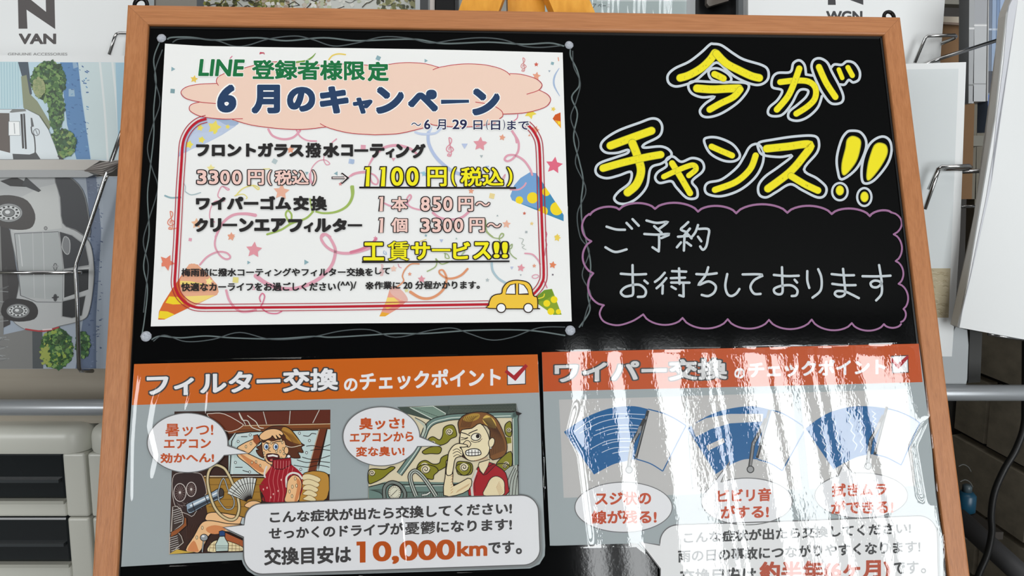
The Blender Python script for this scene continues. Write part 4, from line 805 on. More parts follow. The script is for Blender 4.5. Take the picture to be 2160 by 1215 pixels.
# car sill, gauge, wheel
a.poly([(350, 215), (500, 165), (640, 160), (1370, 175), (1370, 300), (350, 322)], TL_); a.line([(350, 212), (480, 180), (600, 190), (1100, 190), (1330, 180)], 8, LN); a.line([(700, 205), (1370, 195)], 6, (214, 220, 210))
for i in range(18): a.line([(356 + i * 8, 240 + i * 2), (480, 232 + i * 5)], 2, (40, 46, 42), cap=False)
for i in range(24): a.line([(700 + i * 17, 268), (700 + i * 17, 312)], 4, (60, 58, 40), cap=False)
a.line([(660, 262), (1060, 262)], 6, LN)
a.line([(500, 320), (500, 220), (560, 170), (640, 190), (690, 260), (690, 320)], 40, LN, 5, cap=False); a.line([(500, 320), (500, 220), (560, 170), (640, 190), (690, 260), (690, 320)], 24, (120, 128, 122), 5, cap=False)
a.ell(595, 265, 62, 68, (222, 218, 196), LN, 8); [a.line([(595 + 40 * math.cos(R(t)), 265 + 44 * math.sin(R(t))), (595 + 55 * math.cos(R(t)), 265 + 60 * math.sin(R(t)))], 4, LN, cap=False) for t in range(0, 360, 20)]; a.line([(560, 300), (620, 240)], 5, LN)
WH2 = [(800, 300), (755, 180), (745, 100), (790, 60), (850, 100), (920, 190), (990, 300)]
a.line(WH2, 46, LN, 6, cap=False); a.line(WH2, 30, (190, 196, 186), 6, cap=False); a.line(WH2, 10, (84, 90, 84), 6, cap=False)
a.line([(860, 290), (900, 285), (930, 265)], 22, LN); a.line([(860, 290), (900, 285), (930, 265)], 12, (220, 222, 214))
# seat, body, arms
a.sh([(1640, 60), (1690, 20), (1765, 0), (1772, 290), (1640, 292)], (170, 176, 166), LN, 6)
for i in range(4): a.line([(1650 + i * 30, 300), (1670 + i * 28, 150), (1730 + i * 14, 20 + i * 16)], 6, LN, 4)
a.sh([(1300, 294), (1330, 150), (1370, 60), (1400, 10), (1500, -20), (1580, 20), (1650, 80), (1675, 200), (1650, 292)], (164, 28, 36), LN, 8, 2)
a.sh([(1400, 60), (1440, 100), (1470, 90), (1560, 0), (1540, -10), (1480, 20), (1420, 20)], (142, 22, 32), LN, 6); a.line([(1335, 292), (1330, 180), (1370, 60)], 24, (210, 204, 196), 3); a.line([(1360, 260), (1352, 180), (1380, 100)], 4, LN)
a.sh([(1390, 10), (1400, -20), (1500, -50), (1480, 20), (1440, 90), (1410, 60)], (230, 214, 176), LN, 6)
a.sh([(1440, 292), (1470, 200), (1510, 130), (1570, 110), (1630, 150), (1640, 220), (1620, 292)], (232, 216, 176), LN, 7, 3)
for i in range(8): a.line([(1590 + i * 5, 160 + i * 14), (1560 + i * 4, 220 + i * 10)], 3, (190, 140, 90), cap=False)
a.sh([(1060, 290), (1075, 120), (1085, 0), (1090, -40), (1140, -30), (1150, 100), (1155, 200), (1290, 130), (1330, 160), (1300, 240), (1180, 292)], (232, 216, 176), LN, 8, 2)
for i in range(10): a.line([(1150, 20 + i * 26), (1128, 40 + i * 26)], 4, (196, 130, 76), cap=False)
for i in range(10): a.line([(1180 + i * 12, 270 - i * 7), (1200 + i * 12, 240 - i * 7)], 3, (190, 140, 90), cap=False)
a.at(*I2)
a.sh([(1205, 790), (1200, 720), (1250, 660), (1340, 630), (1460, 630), (1560, 690), (1620, 800), (1660, 920), (1655, 1010), (1600, 1060), (1500, 1060), (1500, 800), (1400, 740), (1330, 780), (1260, 790), (1215, 830)], (128, 84, 44), LN, 8, 3)
a.poly([(1210, 860), (1205, 940), (1230, 1050), (1290, 1085), (1260, 940)], (60, 36, 22))
a.poly([(1430, 700), (1470, 655), (1540, 700), (1560, 780), (1480, 760)], (214, 180, 90), 3); a.poly([(1240, 690), (1320, 645), (1400, 645), (1390, 690), (1300, 720)], (176, 140, 60), 3)
for i in range(14): a.line([(1430 + i * 6, 690 - i), (1500 + i * 8, 790 + i * 4), (1515 + i * 9, 920), (1510 + i * 10, 1040 - i * 4)], 4, (62, 36, 20), 5)
for i in range(8): a.line([(1390 - i * 20, 660 + i * 2), (1340 - i * 16, 700 + i * 8), (1310 - i * 12, 770)], 4, (62, 36, 20), 4)
a.sh([(1225, 810), (1260, 790), (1330, 780), (1410, 735), (1480, 830), (1500, 940), (1480, 1030), (1400, 1080), (1320, 1090), (1270, 1060), (1240, 1000), (1215, 920)], (236, 222, 184), LN, 8, 3)
a.line([(1230, 820), (1270, 832), (1310, 850)], 9, LN); a.line([(1300, 830), (1340, 810), (1380, 795)], 9, LN); a.line([(1228, 868), (1265, 876), (1290, 868)], 7, LN); a.line([(1228, 890), (1265, 884), (1290, 872)], 6, LN)
a.ell(1368, 862, 46, 34, (240, 234, 214), LN, 8, 20, -10); a.ell(1385, 855, 18, 20, LN); a.line([(1320, 900), (1360, 915), (1410, 900)], 6, LN, 4); a.line([(1395, 910), (1425, 880)], 5, LN)
a.sh([(1270, 900), (1300, 900), (1320, 930), (1300, 960), (1270, 950), (1240, 940)], (232, 214, 176), LN, 7, 3)
a.sh([(1270, 1000), (1330, 975), (1390, 980), (1415, 1010), (1400, 1035), (1290, 1040)], (242, 240, 232), LN, 9, 3)
for x in (1300, 1330, 1360, 1390): a.line([(x, 985), (x, 1038)], 6, LN, cap=False)
a.line([(1278, 1012), (1405, 1010)], 6, LN); a.sh([(1490, 900), (1520, 870), (1545, 890), (1535, 940), (1505, 965), (1490, 940)], (236, 222, 184), LN, 7, 3); a.ell(1508, 968, 9, 9, (240, 240, 236), LN, 4, 10)
for i in range(9): a.line([(1470 - i * 14, 1050 + i * 4), (1480 - i * 14, 1074 + i * 2)], 3, (196, 130, 76), cap=False)
# hand pinching the nose
a.sh([(1100, 1080), (1110, 1010), (1150, 950), (1200, 925), (1270, 935), (1290, 950), (1250, 960), (1215, 960), (1235, 985), (1240, 1040), (1180, 1060), (1160, 1110), (1140, 1215), (1085, 1215)], (236, 222, 184), LN, 8, 3)
for P in ([(1150, 990), (1190, 975), (1225, 1000)], [(1150, 1020), (1190, 1000), (1230, 1025)], [(1155, 1050), (1190, 1030), (1225, 1045)]): a.line(P, 6, LN, 4)
a.obj('comic_picture', lp, M_GLOSSY, label='comic drawing of a driver pinching her nose')

# speech bubbles
def bubble_oval(F0, cx, cy, rx, ry, tail, z):
    a = Art(PANEL, z); a.at(*F0)
    P = []
    for i in range(72):
        t = i * 5; x = cx + rx * math.cos(R(t)); y = cy + ry * math.sin(R(t))
        if tail and tail[2] < t < tail[3]:
            if (tail[0], tail[1]) not in P: P.append((tail[0], tail[1]))
            continue
        P.append((x, y))
    a.sh(P, (228, 228, 230), (110, 110, 110), 9); return a
bz = a.z
a = bubble_oval(I1, 610, 918, 382, 282, (1185, 1018, 6, 24), bz); b1 = a.obj('speech_bubble', lp, M_GLOSSY)
a = Art(PANEL, a.z); a.at(*I1); OT = (196, 84, 36)
a.text('暑ッつ!', 398, 738, 855, 858, OT, -.012, .02); a.text('エアコン', 385, 884, 832, 975, OT, -.01, .035); a.text('効かへん!', 352, 1016, 862, 1112, OT, -.01, .035); a.obj('lettering', b1, M_GLOSSY)
a = bubble_oval(I2, 470, 857, 364, 280, (1035, 948, 4, 20), bz); b2 = a.obj('speech_bubble', lp, M_GLOSSY)
a = Art(PANEL, a.z); a.at(*I2); a.text('臭ッさ!', 258, 680, 690, 795, OT, -.02, .035); a.text('エアコンから', 170, 822, 775, 915, OT, -.02, .035); a.text('変な臭い!', 228, 955, 690, 1050, OT, -.015, .035); a.obj('lettering', b2, M_GLOSSY)
a = Art(PANEL, bz)
def arcp(cx, cy, rx, ry, a0, a1, n=9): return [(cx + rx * math.cos(R(a0 + (a1 - a0) * i / n)), cy + ry * math.sin(R(a0 + (a1 - a0) * i / n))) for i in range(n + 1)]
BBP = arcp(551, 1098, 35, 35.5, 185, 270) + [(780, 1053)] + arcp(1100, 1080, 36, 35.5, -90, 0) + arcp(1104, 1158, 35, 34, 0, 88) + [(900, 1199)] + arcp(554, 1172, 40, 39, 90, 180) + [(513.5, 1133), (471, 1112.5), (515, 1107)]
a.poly([(x + 5, y + 5) for x, y in BBP], (128, 132, 132)); a.sh(BBP, (228, 228, 230), (100, 100, 100), 2.4)
b3 = a.obj('speech_bubble', lp, M_GLOSSY); a = Art(PANEL, a.z); DT = (66, 64, 64)
a.text('こんな症状が出たら交換してください!', 569, 1078, 1080, 1104, DT, -.0375, .035); a.text('せっかくのドライブが', 567, 1112, 851, 1138, DT, -.036, .035); a.text('憂鬱', 854, 1101, 918, 1128, DT, -.03, .016); a.text('になります!', 921, 1099.5, 1080, 1124, DT, -.036, .035)
a.text('交換目安は', 557, 1155, 741, 1193, DT, -.028, .035); OB = (186, 82, 22)
a.poly([(752, 1142.5), (771, 1142), (771, 1186.5), (759, 1187), (759, 1150.5), (752, 1151)], OB); a.text('0,000', 786, 1142, 960, 1191, OB, -.026, .034); a.text('km', 964, 1142, 1028, 1174, OB, -.02, .035); a.text('です', 1030, 1142, 1085, 1169, DT, -.02, .035); a.text('。', 1088, 1156, 1101, 1169, DT, 0, .03)
a.obj('lettering', b3, M_GLOSSY)

# ------------------------------------------------------------------ right: wiper poster
PZ2 = 0.0028
W1, W2, W3, W4 = (1120, 720, 4.6727), (1540, 720, 4.674), (1120, 960, 4.6957), (1540, 960, 4.5)
rp = thing('wiper_poster', 'glossy laminated poster with three blue wiper diagrams, lower right of the blackboard', 'poster', PANEL.at(1560, 1160, PZ2))
RO = [(1143, 743), (1300, 739.5), (1560, 734), (1800, 728), (1938, 725), (1948, 800), (1958, 880), (1966, 950), (1973, 1040), (1982, 1100), (1988, 1130), (1989, 1180), (1990, 1260), (1393, 1260), (1392, 1190), (1366, 1167), (1345, 1146), (1176, 1151), (1160, 1151), (1155, 1040), (1148, 900)]
slab('card', RO, PANEL, 0.0003, M_CARD, rp, off=PZ2)
a = Art(PANEL, PZ2 + 1e-5)
a.poly([(1143, 743), (1300, 739.5), (1560, 734), (1800, 728), (1938, 725), (1946, 806), (1800, 810), (1560, 816), (1300, 822), (1146, 826)], (190, 78, 22)); a.obj('heading_band', rp, M_GLOSSY)
a = Art(PANEL, a.z)
a.at(*W1); a.text('ワイパー交換', 232, 205, 1935, 415, (214, 214, 214), -.024, .035, 0, DKE, .055)
a.at(*W2); a.text('の', 42, 262, 145, 368, WH, 0, .035); a.text('チェックポイント', 182, 200, 1535, 360, WH, -.024, .035); a.sh([(1592, 146), (1752, 140), (1758, 306), (1600, 312)], (236, 236, 238), (60, 60, 60), 9); a.line([(1585, 170), (1655, 250), (1755, 148)], 30, (168, 30, 40), cap=False)
a.obj('heading_words', rp, M_GLOSSY)
BL = (0, 90, 146); PG = (190, 188, 186)
def diagram(z, panel, tip, outer, ox, inner, thin, arm, deco):
    a = Art(PANEL, z); a.poly(panel, PG)
    o = catmull([Vector((x, y, 0)) for x, y in outer], 5); i = catmull([Vector((x, y, 0)) for x, y in inner], 5)
    a.poly([(p.x, p.y) for p in o] + [ox] + [(p.x, p.y) for p in i], BL)
    a.line(thin[0], 2.4, BL, 5, cap=False); a.line(thin[1], 2.4, BL, cap=False); a.line(thin[2], 2.4, BL, 5, cap=False)
    deco(a)
    dx, dy = arm
    a.line([(1367 + dx, 866 + dy), (1341 + dx, 967 + dy)], 6, (44, 44, 44), cap=False); a.line([(1364 + dx, 878 + dy), (1341 + dx, 962 + dy)], 2, (130, 130, 130), cap=False)
    a.line([(1360 + dx, 884 + dy), (1345 + dx, 915 + dy), (1333 + dx, 936 + dy), (1326 + dx, 985 + dy)], 8, (44, 44, 44), cap=False); a.line([(1345 + dx, 915 + dy), (1333 + dx, 936 + dy), (1327 + dx, 985 + dy)], 4, (130, 130, 130), cap=False)
    a.poly([(1347 + dx, 900 + dy), (1354 + dx, 898 + dy), (1351 + dx, 913 + dy), (1343 + dx, 916 + dy)], (130, 130, 130)); a.ell(1327 + dx, 991 + dy, 7, 7, (150, 150, 150), (44, 44, 44), 2.2)
    a.obj('wiper_diagram', rp, M_GLOSSY); return a.z
def d1(a):
    a.at(*W1); WL_ = (190, 206, 220)
    for P in ([(430, 890), (620, 760), (840, 715), (1120, 722)], [(480, 905), (680, 800), (900, 755), (1100, 768)], [(640, 880), (800, 835), (960, 825), (1060, 830)], [(620, 930), (780, 870), (940, 855), (1050, 862)], [(750, 920), (860, 895), (1040, 895)], [(585, 1062), (740, 985), (900, 958), (1020, 965)], [(705, 1025), (830, 990), (1000, 985)], [(700, 1095), (820, 1050), (1000, 1045)], [(805, 1105), (900, 1085), (1010, 1080)]): a.line(P, 7, WL_, 5)
    a.at(0, 0, 1)
def d2(a):
    a.at(0, 0, 1); a.poly([(1458, 897), (1490, 882), (1540, 873), (1610, 873), (1608, 889), (1540, 893), (1500, 905), (1468, 922)], PG, 0)
    a.poly([(1490, 940), (1526, 924), (1529, 933), (1494, 951)], PG)
def d3(a):
    a.at(*W2); WL_ = (196, 212, 226)
    for x, y, L, ph in ((880, 825, 330, 0), (1010, 750, 420, 1), (1160, 690, 380, 2), (1280, 690, 400, 3), (1410, 690, 200, 4)):
        a.line([(x + i * (10 if x < 1200 else 2) + (22 if i % 2 else -10), y + L * i / 8) for i in range(9)], 7, WL_)
    a.at(0, 0, 1)
z = a.z
z1 = diagram(z, [(1179, 843), (1446, 836), (1452, 940), (1461, 1043), (1189, 1050)], None, [(1189.5, 911), (1215, 893), (1245, 876), (1280, 863), (1310, 857.5), (1340, 857), (1367, 863)], (1341, 968), [(1341, 968), (1318, 973), (1290, 981), (1253, 1001)], ([(1367, 863), (1400, 872), (1425, 884), (1447, 898)], [(1447, 898), (1398, 994)], [(1398, 994), (1372, 978), (1341, 968)]), (0, 0), d1)
z1 = diagram(z1, [(1447, 835), (1671, 829), (1680, 930), (1692, 1032), (1462, 1042)], None, [(1450, 904), (1475, 887), (1510, 870), (1550, 860), (1590, 857), (1628, 865)], (1598, 969), [(1598, 969), (1570, 969), (1540, 981), (1510, 1000)], ([(1628, 865), (1650, 872), (1675, 886), (1700, 903)], [(1700, 903), (1650, 993)], [(1650, 993), (1626, 978), (1598, 969)]), (256, -1), d2)
z1 = diagram(z1, [(1688, 828), (1914, 821), (1921, 920), (1931, 1025), (1707, 1031)], None, [(1699, 904), (1725, 884), (1755, 868), (1795, 858), (1835, 857), (1868, 861)], (1842, 958), [(1842, 958), (1815, 962), (1790, 972), (1758, 990)], ([(1868, 861), (1895, 868), (1922, 880), (1940, 892)], [(1940, 892), (1901, 981)], [(1901, 981), (1870, 965), (1842, 958)]), (504, -8), d3)
for F0, cx, cy, rx, ry, tl, words in ((W3, 917, 516, 482, 248, (1000, 200, 0, 0), (('スジ状の', 636, 362, 1190, 500, -.01), ('線が残る!', 598, 548, 1245, 685, -.01))),
                        (W4, 160, 440, 432, 222, (0, 60, 215, 232), (('ビビリ音', -118, 325, 392, 452, -.03), ('がする!', -92, 480, 368, 605, -.02))),
                        (W4, 1245, 383, 440, 214, (1080, 75, 240, 256), (('拭きムラ', 966, 270, 1485, 398, -.02), ('ができる!', 958, 434, 1552, 560, -.015)))):
    a = bubble_oval(F0, cx, cy, rx, ry, tl if tl[2] else None, z1); b = a.obj('speech_bubble', rp, M_GLOSSY)
    a = Art(PANEL, a.z); a.at(*F0)
    for t, x0, y0, x1, y1, k in words: a.text(t, x0, y0, x1, y1, (190, 70, 26), k, .035)
    a.obj('lettering', b, M_GLOSSY)
a = Art(PANEL, z1)
BB2 = [(1392, 1150)] + arcp(1430, 1145, 38, 38, 180, 268) + [(1700, 1098)] + arcp(1938, 1128, 39, 40, -92, 0) + [(1979, 1260), (1393, 1260), (1393, 1200), (1349, 1143)]
a.poly([(x + 5, y + 5) for x, y in BB2], (128, 132, 132)); a.sh(BB2, (226, 226, 226), (100, 100, 100), 2.4); b4 = a.obj('speech_bubble', rp, M_GLOSSY)
a = Art(PANEL, a.z); DT2 = (48, 48, 48)
a.text('こんな症状が出たら交換してください!', 1442, 1122, 1922, 1147, DT2, -.044, .035); a.text('雨の日の事故につながりやすくなります!', 1430, 1160, 1942, 1187, DT2, -.041, .035)
a.text('交換目安は', 1434, 1200, 1596, 1236, DT2, -.03, .035); a.text('約半年(6ヶ月)', 1602, 1185, 1878, 1232, (176, 64, 22), -.024, .04); a.text('です', 1884, 1184, 1938, 1212, DT2, -.02, .035); a.text('。', 1942, 1198, 1954, 1210, DT2, 0, .03)
a.obj('lettering', b4, M_GLOSSY)

# ================================================================== things behind the board
Z0 = (0, 0, 3.0375); Z1 = (0, 380, 2.7625); Z2 = (0, 780, 2.793); Q4 = (1760, 0, 3.0375); Q5 = (1860, 380, 2.76); Q6 = (1860, 780, 2.793); T1 = (400, 0, 2.7); T2 = (1100, 0, 2.7)
def cv(o, P): return [(o[0] + x / o[2], o[1] + y / o[2]) for x, y in P]
PAPER = mat('white_paper'); CARD = mat('brochure_card', (226, 228, 228), 0.45); PAGES = mat('page_edges', (190, 186, 180), 0.8)
RB, RU = rack(0.775, 1), rack(0.84, 1)
def foliage(a, cx, cy, rx, ry, n, cols, rmin=4, rmax=10):
    if rx > 35 and rmin > 5: a.ell(cx, cy, rx, ry, cols[2 % len(cols)])
    for i in range(int(n * 1.9)):
        t = random.random() * 6.283; q = math.sqrt(random.random()); x = cx + rx * q * math.cos(t); y = cy + ry * q * math.sin(t); r = random.uniform(rmin, rmax)
        P = [(x + r * random.uniform(.5, 1.2) * math.cos(g * 1.257 + t), y + r * random.uniform(.5, 1.2) * math.sin(g * 1.257 + t)) for g in range(5)]
        a.poly(P, random.choice(cols), z=8e-7)
GRN = [(44, 80, 40), (66, 106, 52), (34, 62, 34), (96, 134, 70), (52, 90, 56), (118, 150, 86)]

# ---- upper left: white catalogue
c = thing('catalogue', 'white accessories catalogue with big dark lettering behind the board, top left', 'catalogue', RU.at(120, 300))
slab('cover', [(-70, -260), (306, -260), (306, 330), (-70, 330)], RU, .004, CARD, c)
a = Art(RU, 2e-5); a.at(*Z0); DG = (92, 88, 88)
a.poly([(115, -200), (180, -200), (296, 76), (292, -200), (350, -200), (355, 187), (292, 158), (172, 66), (176, 185), (120, 185)], DG) if False else None
a.poly([(113, -60), (119, 184), (176, 184), (170, 62), (354, 187), (348, -60), (291, -60), (295, 76), (200, 0), (150, -60)], DG)
a.text('VAN', 120, 215, 360, 283, DG, 0, .04); a.text('GENUINE ACCESSORIES', 50, 338, 432, 356, (150, 150, 150), 0, .02)
a.obj('cover_lettering', c, M_INK)
# ---- left: two photo brochures turned sideways
c = thing('brochure', 'car brochure turned sideways showing the front of a white car by green trees', 'brochure', RB.at(130, 345), 'sideways car brochures')
slab('cover', [(-80, 116), (262, 118), (262, 344), (-80, 344)], RB, .003, CARD, c)
a = Art(RB, 2e-5); a.at(*Z0)
a.poly([(-240, 395), (797, 400), (790, 1025), (-240, 1022)], (184, 208, 220))
a.poly([(-240, 395), (120, 396), (160, 660), (60, 720), (-240, 760)], (176, 206, 214))
for i in range(16): a.line([(-10 + i * 9, 400), (-6 + i * 9, 690)], 2, (206, 222, 224) if i % 2 else (150, 184, 196), cap=False)
a.poly([(115, 397), (180, 397), (205, 600), (180, 640), (160, 560)], (64, 76, 88)); a.poly([(135, 490), (170, 480), (190, 600), (240, 650), (330, 800), (300, 860), (150, 690)], (134, 140, 110))
a.poly([(385, 400), (500, 400), (520, 600), (580, 1020), (490, 1020), (430, 800)], (84, 130, 178)); a.poly([(500, 400), (790, 402), (785, 1020), (585, 1020), (540, 700)], (200, 216, 218))
for x in (640, 720): a.line([(x, 400), (x + 30, 700), (x + 50, 1020)], 14, (222, 228, 228), 5)
a.poly([(740, 402), (795, 402), (788, 1020), (760, 1020)], (160, 196, 214)); a.poly([(440, 570), (475, 570), (480, 618), (440, 618)], (150, 180, 200)); a.poly([(465, 400), (490, 400), (500, 430), (470, 440)], (140, 170, 196))
for i in range(60): x = random.uniform(430, 560); y = random.uniform(420, 1000); a.line([(x, y), (x + random.uniform(4, 16), y + random.uniform(-4, 8))], random.uniform(3, 8), random.choice([(70, 112, 160), (100, 150, 190), (60, 100, 150)]))
foliage(a, 310, 520, 110, 130, 170, GRN, 8, 20); foliage(a, 360, 700, 50, 140, 90, GRN, 8, 18); foliage(a, 400, 920, 85, 90, 130, GRN + [(130, 150, 80)], 8, 18); foliage(a, 250, 560, 40, 60, 30, [(150, 156, 110), (130, 144, 96)], 8, 16)
for P_, c_ in (([(-240, 700), (70, 700), (170, 700), (250, 740), (310, 830), (350, 930), (380, 1022), (-240, 1022)], (214, 222, 226)), ([(-240, 720), (60, 725), (65, 980), (-240, 900)], (92, 82, 76)), ([(60, 720), (80, 700), (160, 700), (170, 712), (75, 722)], (120, 122, 120)), ([(80, 985), (190, 990), (230, 975), (260, 1020), (85, 1022)], (70, 72, 74)), ([(130, 730), (145, 730), (155, 950), (142, 952)], (60, 58, 58)), ([(148, 728), (160, 728), (172, 955), (160, 955)], (60, 58, 58)), ([(55, 778), (125, 778), (130, 868), (55, 868)], (238, 240, 240)), ([(196, 755), (206, 755), (218, 810), (200, 815)], (90, 92, 94))):
    a.sh(P_, c_, (120, 128, 132) if c_[0] > 200 else None, 3)
a.line([(200, 815), (205, 850), (220, 880), (226, 970), (215, 990)], 8, (70, 70, 72), 4); a.ell(234, 847, 19, 22, None, (90, 90, 94), 4); a.line([(90, 790), (95, 855)], 5, (150, 154, 156)); a.line([(228, 832), (240, 862)], 4, (90, 90, 94))
a.line([(375, 1000), (398, 1020)], 12, (50, 50, 52)); a.obj('cover_photo', c, M_GLOSSY)

c = thing('brochure', 'car brochure turned sideways showing a silver van on a road, in the lower left pocket', 'brochure', RB.at(120, 780), 'sideways car brochures')
RB2 = Plane(RB.p - RB.n * -.012, RB.n)
slab('cover', [(-80, 372), (249, 372), (229, 777), (-80, 778)], RB2, .003, CARD, c)
a = Art(RB2, 2e-5); a.at(*Z1)
a.poly([(-220, -20), (690, -20), (632, 1098), (-220, 1100)], (154, 164, 176))
a.poly([(500, -20), (560, -20), (590, 300), (560, 800), (560, 1098), (440, 1098), (500, 700), (530, 300)], (92, 106, 130)); a.poly([(600, -20), (690, -20), (660, 600), (632, 1098), (570, 1098), (600, 500)], (150, 160, 172))
for i in range(120): x = random.uniform(500, 590); y = random.uniform(0, 1090); a.line([(x, y), (x + random.uniform(3, 12), y + random.uniform(-3, 5))], random.uniform(3, 7), random.choice([(80, 96, 124), (108, 122, 146), (64, 80, 110)]))
a.poly([(-220, -20), (0, -20), (30, 340), (20, 900), (200, 860), (190, 1098), (-220, 1100)], (122, 122, 120)); a.poly([(0, 200), (60, 300), (110, 600), (80, 780), (20, 780)], (58, 56, 56)); a.poly([(20, 520), (40, 500), (60, 840), (20, 860)], (64, 62, 62))
for i in range(22): y = random.uniform(620, 1080); a.line([(random.uniform(-20, 0), y), (random.uniform(10, 60), y + random.uniform(-20, 20))], 3, random.choice([(150, 154, 154), (104, 106, 106)]))
a.poly([(188, 870), (245, 870), (250, 1098), (190, 1098)], (78, 82, 84))
foliage(a, 330, 980, 92, 120, 200, GRN + [(60, 84, 50), (140, 160, 70)], 8, 18); foliage(a, 480, 960, 40, 80, 50, GRN, 7, 14); foliage(a, 262, 1020, 25, 70, 26, [(150, 160, 80)], 7, 14)
# van body, drawn lying on its side
a.sh([(-10, -20), (330, -20), (360, 60), (380, 250), (450, 300), (520, 360), (545, 480), (545, 600), (520, 760), (480, 815), (350, 850), (280, 870), (180, 878), (110, 850), (70, 800), (95, 690), (110, 560), (60, 300), (60, 160), (0, 110), (-220, 90), (-220, -20)], (176, 178, 178), (110, 112, 112), 4, 4)
a.poly([(120, 100), (240, 40), (330, 20), (350, 200), (360, 280), (200, 300), (70, 300), (170, 250), (200, 180)], (190, 192, 190)); a.poly([(90, 310), (340, 300), (366, 520), (366, 700), (120, 680), (110, 500)], (166, 170, 170))
a.line([(85, 312), (340, 300), (362, 420), (368, 540), (365, 712), (215, 710), (120, 672), (85, 312)], 4, (96, 98, 100)); a.line([(120, 552), (366, 548)], 4, (80, 82, 84)); a.line([(110, 320), (130, 500)], 6, (196, 198, 198)); a.line([(190, 310), (200, 680)], 4, (186, 188, 188)); a.line([(250, 305), (262, 690)], 4, (190, 192, 192))
a.sh([(320, -20), (400, -20), (480, 60), (515, 200), (520, 330), (440, 290), (365, 250), (350, 100)], (40, 42, 46), (110, 112, 112), 5, 3); a.sh([(345, 300), (420, 320), (500, 380), (520, 480), (518, 500), (370, 520)], (44, 46, 50), (150, 152, 152), 6); a.sh([(372, 525), (520, 515), (518, 640), (370, 690)], (30, 32, 34), (176, 178, 178), 7); a.sh([(362, 705), (500, 672), (478, 790), (420, 805), (360, 795)], (34, 36, 38), (150, 152, 152), 5)
a.sh([(375, 330), (405, 350), (405, 420), (385, 430), (362, 390)], (120, 122, 124), (170, 172, 172), 5, 3); a.poly([(0, 5), (90, -20), (150, 10), (160, 40), (60, 35)], (36, 34, 34)); a.poly([(150, -20), (240, 60), (225, 70), (130, 30)], (50, 52, 54))
a.poly([(0, 90), (80, 90), (160, 120), (205, 200), (190, 270), (130, 290), (40, 280), (-40, 240), (-40, 110)], (66, 62, 60), 3)
for cx, cy, rx, ry in ((50, 190, 82, 55), (105, 762, 68, 42)):
    if cy > 500: a.sh([(30, 700), (100, 690), (190, 710), (222, 760), (200, 810), (110, 825), (40, 810), (5, 770)], (52, 50, 50), None, 0, 3)
    a.ell(cx, cy, rx, ry, (150, 152, 152), (70, 70, 70), 5); a.ell(cx, cy, rx * .86, ry * .8, (196, 198, 198), (110, 112, 112), 4)
    for t in range(0, 360, 30): a.ell(cx + rx * .66 * math.cos(R(t)), cy + ry * .64 * math.sin(R(t)), rx * .09, ry * .1, (40, 40, 40), n=10)
    a.ell(cx, cy, rx * .42, ry * .42, (120, 122, 122), (60, 60, 60), 4); a.ell(cx - 6, cy - 4, rx * .18, ry * .2, (210, 212, 212))
for y in (505, 685): a.ell(322, y, 10, 20, (60, 60, 62) if y > 600 else (150, 152, 152), (80, 82, 84), 4); a.line([(305, y), (340, y - 4)], 7, (50, 50, 52) if y > 600 else (150, 152, 152))
a.ell(266, 280, 9, 10, (150, 150, 150), (90, 90, 90), 3); a.line([(150, 868), (250, 880), (340, 858)], 9, (168, 56, 60), 4); a.line([(250, 872), (300, 868)], 8, (214, 200, 200))
a.obj('cover_photo', c, M_GLOSSY)
# magazine lying edge-on with curling pages
m_ = thing('magazine', 'magazine seen edge-on with curling dark pages between the two sideways brochures', 'magazine', RB.at(120, 372))
RM = Plane(RB.p + RB.n * .020, RB.n)
def ribbon_sheet(top, bot, plane, th=.0006):
    P = [plane.at(x, y, o) for x, y, o in top]; Q = [plane.at(x, y, o) for x, y, o in bot]; n = len(P)
    return P + Q, [(i, n + i, n + i + 1, i + 1) for i in range(n - 1)]
slab('page_block', cv(Z0, [(-240, 1025), (350, 1022), (600, 1024), (640, 1030), (545, 1090), (400, 1090), (-240, 1092)]), RM, .012, PAGES, m_)
slab('cover', cv(Z0, [(-240, 1090), (400, 1088), (545, 1092), (600, 1120), (560, 1136), (-240, 1138)]), RM, .010, mat('dim_gloss_cover', (120, 122, 122), 0.3), m_, off=.001)
for k in range(6):
    g = k * 9
    top = [(540, 1094 - k, .004), (590, 1064 + g * .5, .006), (650, 1040 + g, .010), (720, 1028 + g * .8, .012), (790, 1024 + g * .25, .010)]
    bot = [(540, 1098 - k, .004), (600, 1108 - k * 3, .006), (660, 1126 - k * 8, .010), (720, 1100 - k * 9, .012), (790, 1046 - k * 3, .010)]
    f2 = lambda L: [(Z0[0] + x / Z0[2], Z0[1] + y / Z0[2], o + k * .0009) for x, y, o in L]
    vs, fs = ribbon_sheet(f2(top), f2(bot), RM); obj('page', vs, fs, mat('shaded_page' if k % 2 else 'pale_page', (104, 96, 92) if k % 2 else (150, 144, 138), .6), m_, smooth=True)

# ---- upper right catalogue, lower right cover, thick catalogue at the far right
c = thing('catalogue', 'white catalogue with dark lettering behind the board, top right', 'catalogue', RU.at(1780, 300))
slab('cover', [(1578, -250), (2012, -250), (1983, 134), (1975, 330), (1578, 330)], RU, .005, CARD, c)
a = Art(RU, 2e-5); a.at(*T2)
a.poly([(1745, -90), (1745, 28), (1790, 28), (1788, -10), (1800, -90)], (70, 70, 72)); a.poly([(1880, -90), (1900, 4), (1947, 28), (1945, -90)], (70, 70, 72)); a.poly([(1788, -60), (1880, -20), (1947, 28), (1860, -4), (1788, -40)], (70, 70, 72))
a.text('WGN', 1735, 62, 1942, 122, (70, 70, 72), 0, .04); a.obj('cover_lettering', c, M_INK)
c = thing('brochure', 'pale grey brochure with a beige sand picture at its lower right corner', 'brochure', RB.at(1960, 760))
slab('cover', [(1860, 136), (2038, 131), (2025, 500), (2008, 752), (1860, 752)], RB, .0035, CARD, c)
a = Art(RB, 2e-5)
